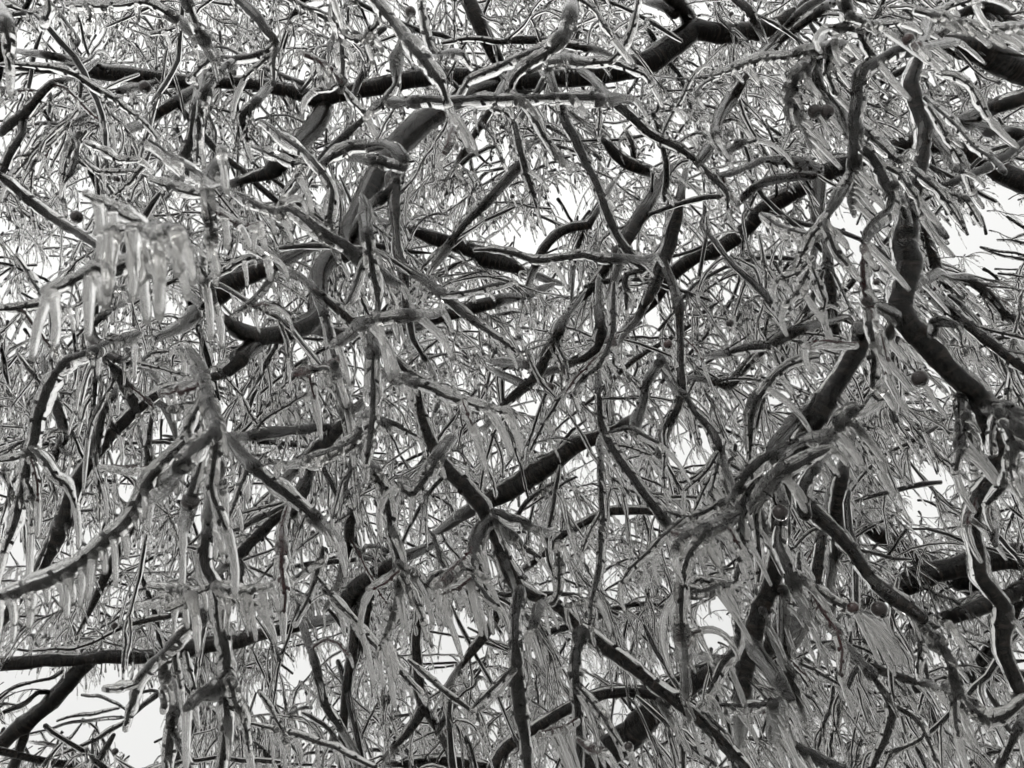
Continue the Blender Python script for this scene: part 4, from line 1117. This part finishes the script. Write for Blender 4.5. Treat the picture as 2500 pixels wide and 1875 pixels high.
# deeper in the crown the sprays are too small to tell apart: one mass of a dozen kinds of spray
def far_mass():
    col = bpy.data.collections.new('spray_kinds')
    kinds = []
    for k in range(12):
        n = 12
        P = grow(np.zeros((1, 3)), norm(np.array([[1.0, rng.normal() * .3, rng.uniform(-0.7, 0.5)]])), np.array([rng.uniform(0.55, 1.0)]), n,
                 np.array([rng.uniform(0.3, 1.3)]), np.array([rng.uniform(0.1, 0.18)]))
        r = 0.0036 * rng.uniform(0.8, 2.0) * np.linspace(1.15, 0.5, n)[None]
        T, tr = children(P, r, 11, 0.10, 0.36, 7, 0.0017, 2.2, (0.3, 0.85))
        T2, tr2 = children(T, tr, 1, 0.04, 0.12, 4, 0.0013, 0.8)
        g = Geo(); gi = Geo()
        for Q, q, sd in ((P, r, 5), (T, tr, 4), (T2, tr2, 4)):
            g.add(*tubes(Q, q, sd))
            gi.add(*tubes(Q, q + 0.005 * (1 + 0.2 * rng.normal(size=q.shape)).clip(0.5, 1.6), sd + 1, 0.04))
        for Q, q, m in ((P, r, 9), (T, tr, 3)):
            gi.add(*tubes(*hang(Q, q, m, 0.036, 0.005, 4), 5))
        for Q, q in ((T, tr), (T2, tr2)):
            gi.add(*tubes(*tip_icicles(Q, q, 0.042, 0.005, 4), 5))
        a = g.mesh('spray', TWIG); b = gi.mesh('spray_ice', ICEF)
        import bmesh
        bm = bmesh.new()
        bm.from_mesh(a)
        nf = len(bm.faces)
        bm.from_mesh(b)
        bm.faces.ensure_lookup_table()
        for f in bm.faces[nf:]:
            f.material_index = 1
        bm.to_mesh(a)
        bm.free()
        bpy.data.meshes.remove(b)
        a.materials.append(ICEF)
        o = bpy.data.objects.new('spray_kind_%02d' % k, a)
        col.objects.link(o)
        kinds.append(np.concatenate([P.reshape(-1, 3), T[:, 2::2].reshape(-1, 3)]))
    pos, rot, scl, idx = [], [], [], []
    for n, d0, d1 in ((1400, 4.4, 7.0), (1200, 7.0, 11.0)):
        x, y, d = seeds(n, d0, d1)
        W0 = unproj(x, y, d)
        for p in W0:
            k = int(rng.integers(12)); s_ = rng.uniform(0.75, 1.2)
            for _ in range(5):                       # turn it until it leaves the openings free
                a = rng.random() * 2 * math.pi
                ca, sa = math.cos(a) * s_, math.sin(a) * s_
                q = kinds[k]
                w_ = np.stack([q[:, 0] * ca - q[:, 1] * sa, q[:, 0] * sa + q[:, 1] * ca, q[:, 2] * s_], 1) + p
                if clear(w_[None], 0.12 if d0 < 5 else 0.4, 0.55)[0]:
                    pos.append(p); rot.append((0, 0, a)); scl.append(s_); idx.append(k)
                    break
    me = bpy.data.meshes.new('distant_sprays')
    me.from_pydata([tuple(p - ROOT_M) for p in pos], [], [])
    me.attributes.new('turn', 'FLOAT_VECTOR', 'POINT').data.foreach_set('vector', np.array(rot, np.float32).ravel())
    me.attributes.new('size', 'FLOAT', 'POINT').data.foreach_set('value', np.array(scl, np.float32))
    me.attributes.new('kind_index', 'INT', 'POINT').data.foreach_set('value', np.array(idx, np.int32))
    o = link('distant_sprays', me, TREE['M'], 'stuff')
    ng = bpy.data.node_groups.new('scatter_sprays', 'GeometryNodeTree')
    ng.interface.new_socket('Geometry', in_out='INPUT', socket_type='NodeSocketGeometry')
    ng.interface.new_socket('Geometry', in_out='OUTPUT', socket_type='NodeSocketGeometry')
    N = ng.nodes
    gi, go = N.new('NodeGroupInput'), N.new('NodeGroupOutput')
    ip, ci = N.new('GeometryNodeInstanceOnPoints'), N.new('GeometryNodeCollectionInfo')
    ci.inputs['Collection'].default_value = col
    ci.inputs['Separate Children'].default_value = True
    ci.inputs['Reset Children'].default_value = True
    ip.inputs['Pick Instance'].default_value = True
    def attr(nm, ty):
        a = N.new('GeometryNodeInputNamedAttribute')
        a.data_type = ty
        a.inputs['Name'].default_value = nm
        return a.outputs['Attribute']
    ng.links.new(gi.outputs[0], ip.inputs['Points'])
    ng.links.new(ci.outputs[0], ip.inputs['Instance'])
    ng.links.new(attr('kind_index', 'INT'), ip.inputs['Instance Index'])
    er = N.new('FunctionNodeEulerToRotation')
    ng.links.new(attr('turn', 'FLOAT_VECTOR'), er.inputs[0])
    ng.links.new(er.outputs[0], ip.inputs['Rotation'])
    ng.links.new(attr('size', 'FLOAT'), ip.inputs['Scale'])
    ng.links.new(ip.outputs[0], go.inputs[0])
    md = o.modifiers.new('scatter', 'NODES')
    md.node_group = ng
    print('SPRAYS', len(pos))
far_mass()

# bigger dark limbs deep in the crown
def deep_limbs(n, d0, d1, r0, r1):
    x, y, d = seeds(n, d0, d1)
    P = grow(unproj(x, y, d), rand_dir(len(x), 0.4), rng.uniform(0.7, 1.8, len(x)), 14, rng.uniform(-0.3, 0.5, len(x)), np.full(len(x), 0.10))
    m = clear(P, 0.12)
    P = P[m]
    R = rng.uniform(r0, r1, (len(P), 1)) * np.interp(np.linspace(0, 1, 14), [0, 0.2, 0.7, 1], [0.2, 1, 0.75, 0.15])
    return P, R
DP, DR = deep_limbs(28, 2.8, 6.0, 0.008, 0.018)

# ---- write the meshes
key = 'M'
root = TREE['M']
# near side shoots as single twigs, nearest first; the rest into the mass
order = [i for i in np.argsort(dd) if ok[i]]
for c, i in enumerate(order):
    P, R = SH[i], SHR[i]
    ex = 0.0052 * (1 + 0.2 * rng.normal(size=10)).clip(0.5, 1.6)
    if c < 170:
        tw = link('twig', bark_mesh(P, R, 7, 0.017, RED if rng.random() < 0.15 else TWIG, 'twig'), root, loc=P[0] - ROOT_M)
        link('ice_coat', Geo().add(*tubes(P[None], (R + ex)[None], 10, 0.05)).mesh('ice_coat', ICE, P[0]), tw)
        h, hr = hang(P[None], R[None], 4, 0.035, 0.0054)
        for a, b in zip(h, hr):
            icicles.append((a[0], norm(a[1] - a[0]), float(np.linalg.norm(np.diff(a, axis=0), axis=1).sum()), float(b[0]), tw, key, P[0]))
        icicles.append((P[-1], norm(P[-1] - P[-2]), float(np.clip(rng.lognormal(math.log(0.05), .5), .015, .13)), 0.006, tw, key, P[0]))
    else:
        WOODS.append((P[None], R[None], 5))
        ICES.append((P[None], (R + ex)[None], 6, 0.04))
        h, hr = hang(P[None], R[None], 3, 0.04, 0.0053)
        HANGS.append((h, hr, 6, 0))
        h, hr = tip_icicles(P[None], R[None], 0.05, 0.0054)
        HANGS.append((h, hr, 6, 0))

# deep limbs: single parts
for P, R in zip(DP, DR):
    br = link('branch', Geo().add(*tubes(P[None], R[None], 8, 0.03)).mesh('branch', BARK, P[0]), root, loc=P[0] - ROOT_M)
    link('ice_coat', Geo().add(*tubes(P[None], (R + 0.005 * (1 + .25 * rng.normal(size=14)).clip(.4, 1.7) * np.interp(np.linspace(0, 1, 14), [0, .15, .85, 1], [.3, 1, 1, .3]))[None], 8, 0.04)).mesh('ice_coat', GLAZE, P[0]), br)
h, hr = hang(DP, DR, 8, 0.035, 0.005)
HANGS.append((h + np.array([0, 0, -0.01]), hr, 5, 0))

# icicles on the traced stems: the largest 300 are single parts
P0 = np.array([i[0] for i in icicles]); D0 = np.array([i[1] for i in icicles])
LL = np.array([i[2] for i in icicles]); RR = np.array([i[3] for i in icicles])
x, y, dz = proj(P0)
inn = (x > -20) & (x < 2520) & (y > -80) & (y < 1890)
IPATH = icicle_paths(P0, D0, LL, 9, rng.normal(size=(len(P0), 3)) * 0.05)
IRAD = icicle_radii(RR, 9)
g1 = gapness(IPATH).mean(-1)
okk = inn & (g1 < 0.6) & ((front_of_wood(IPATH) < 0.35) | (dz < 1.0) | (rng.random(len(P0)) < 0.4))
size = LL * RR / dz ** 2
for c, i in enumerate(np.argsort(-size * okk)):
    if not okk[i]:
        continue
    if c < 300:
        st, base = icicles[i][4], icicles[i][6]
        link('icicle', Geo().add(*tubes(IPATH[i:i + 1], IRAD[i:i + 1], 10, 0.04)).mesh('icicle', MILKY, base), st)
    else:
        pass
rest = [i for c, i in enumerate(np.argsort(-size * okk)) if okk[i] and c >= 300]

def mass(name, parts, mat, origin):
    g = Geo()
    for P, R, sd, bm in parts:
        if len(P):
            g.add(*tubes(P, R, sd, bm))
    return link(name, g.mesh(name, mat, origin), root, 'stuff')

mass('fine_twigs', [(P, R, sd, 0) for P, R, sd in WOODS], TWIG, ROOT_M)
mass('ice_sleeves', ICES, ICEF, ROOT_M)
mass('small_icicles', HANGS + [(IPATH[rest], IRAD[rest], 7, 0.03)], ICE, ROOT_M)

# trunks, outside the picture to the right, that carry the limbs
def trunk(root, R, base_r, top):
    n = 24
    s = np.linspace(0, 1, n)
    P = np.stack([0.25 * np.sin(s * 3), 0.2 * np.sin(s * 2.2 + 1) - 0.17, s * top], 1)
    r = base_r * (1 - 0.6 * s) * (1 + 0.5 * np.exp(-s * 14))
    link('trunk', Geo().add(*tubes(P[None], r[None], 20, 0.03)).mesh('trunk', BARK), root)
trunk(TREE['M'], ROOT_M, 0.26, 6.5)
trunk(TREE['R'], ROOT_R, 0.2, 6.0)
if __name__ == '__main__':
    print('TRIS', sum(sum(p.loop_total - 2 for p in o.data.polygons) for o in bpy.data.objects if o.type == 'MESH'), len(icicles), len(stems), len(order))
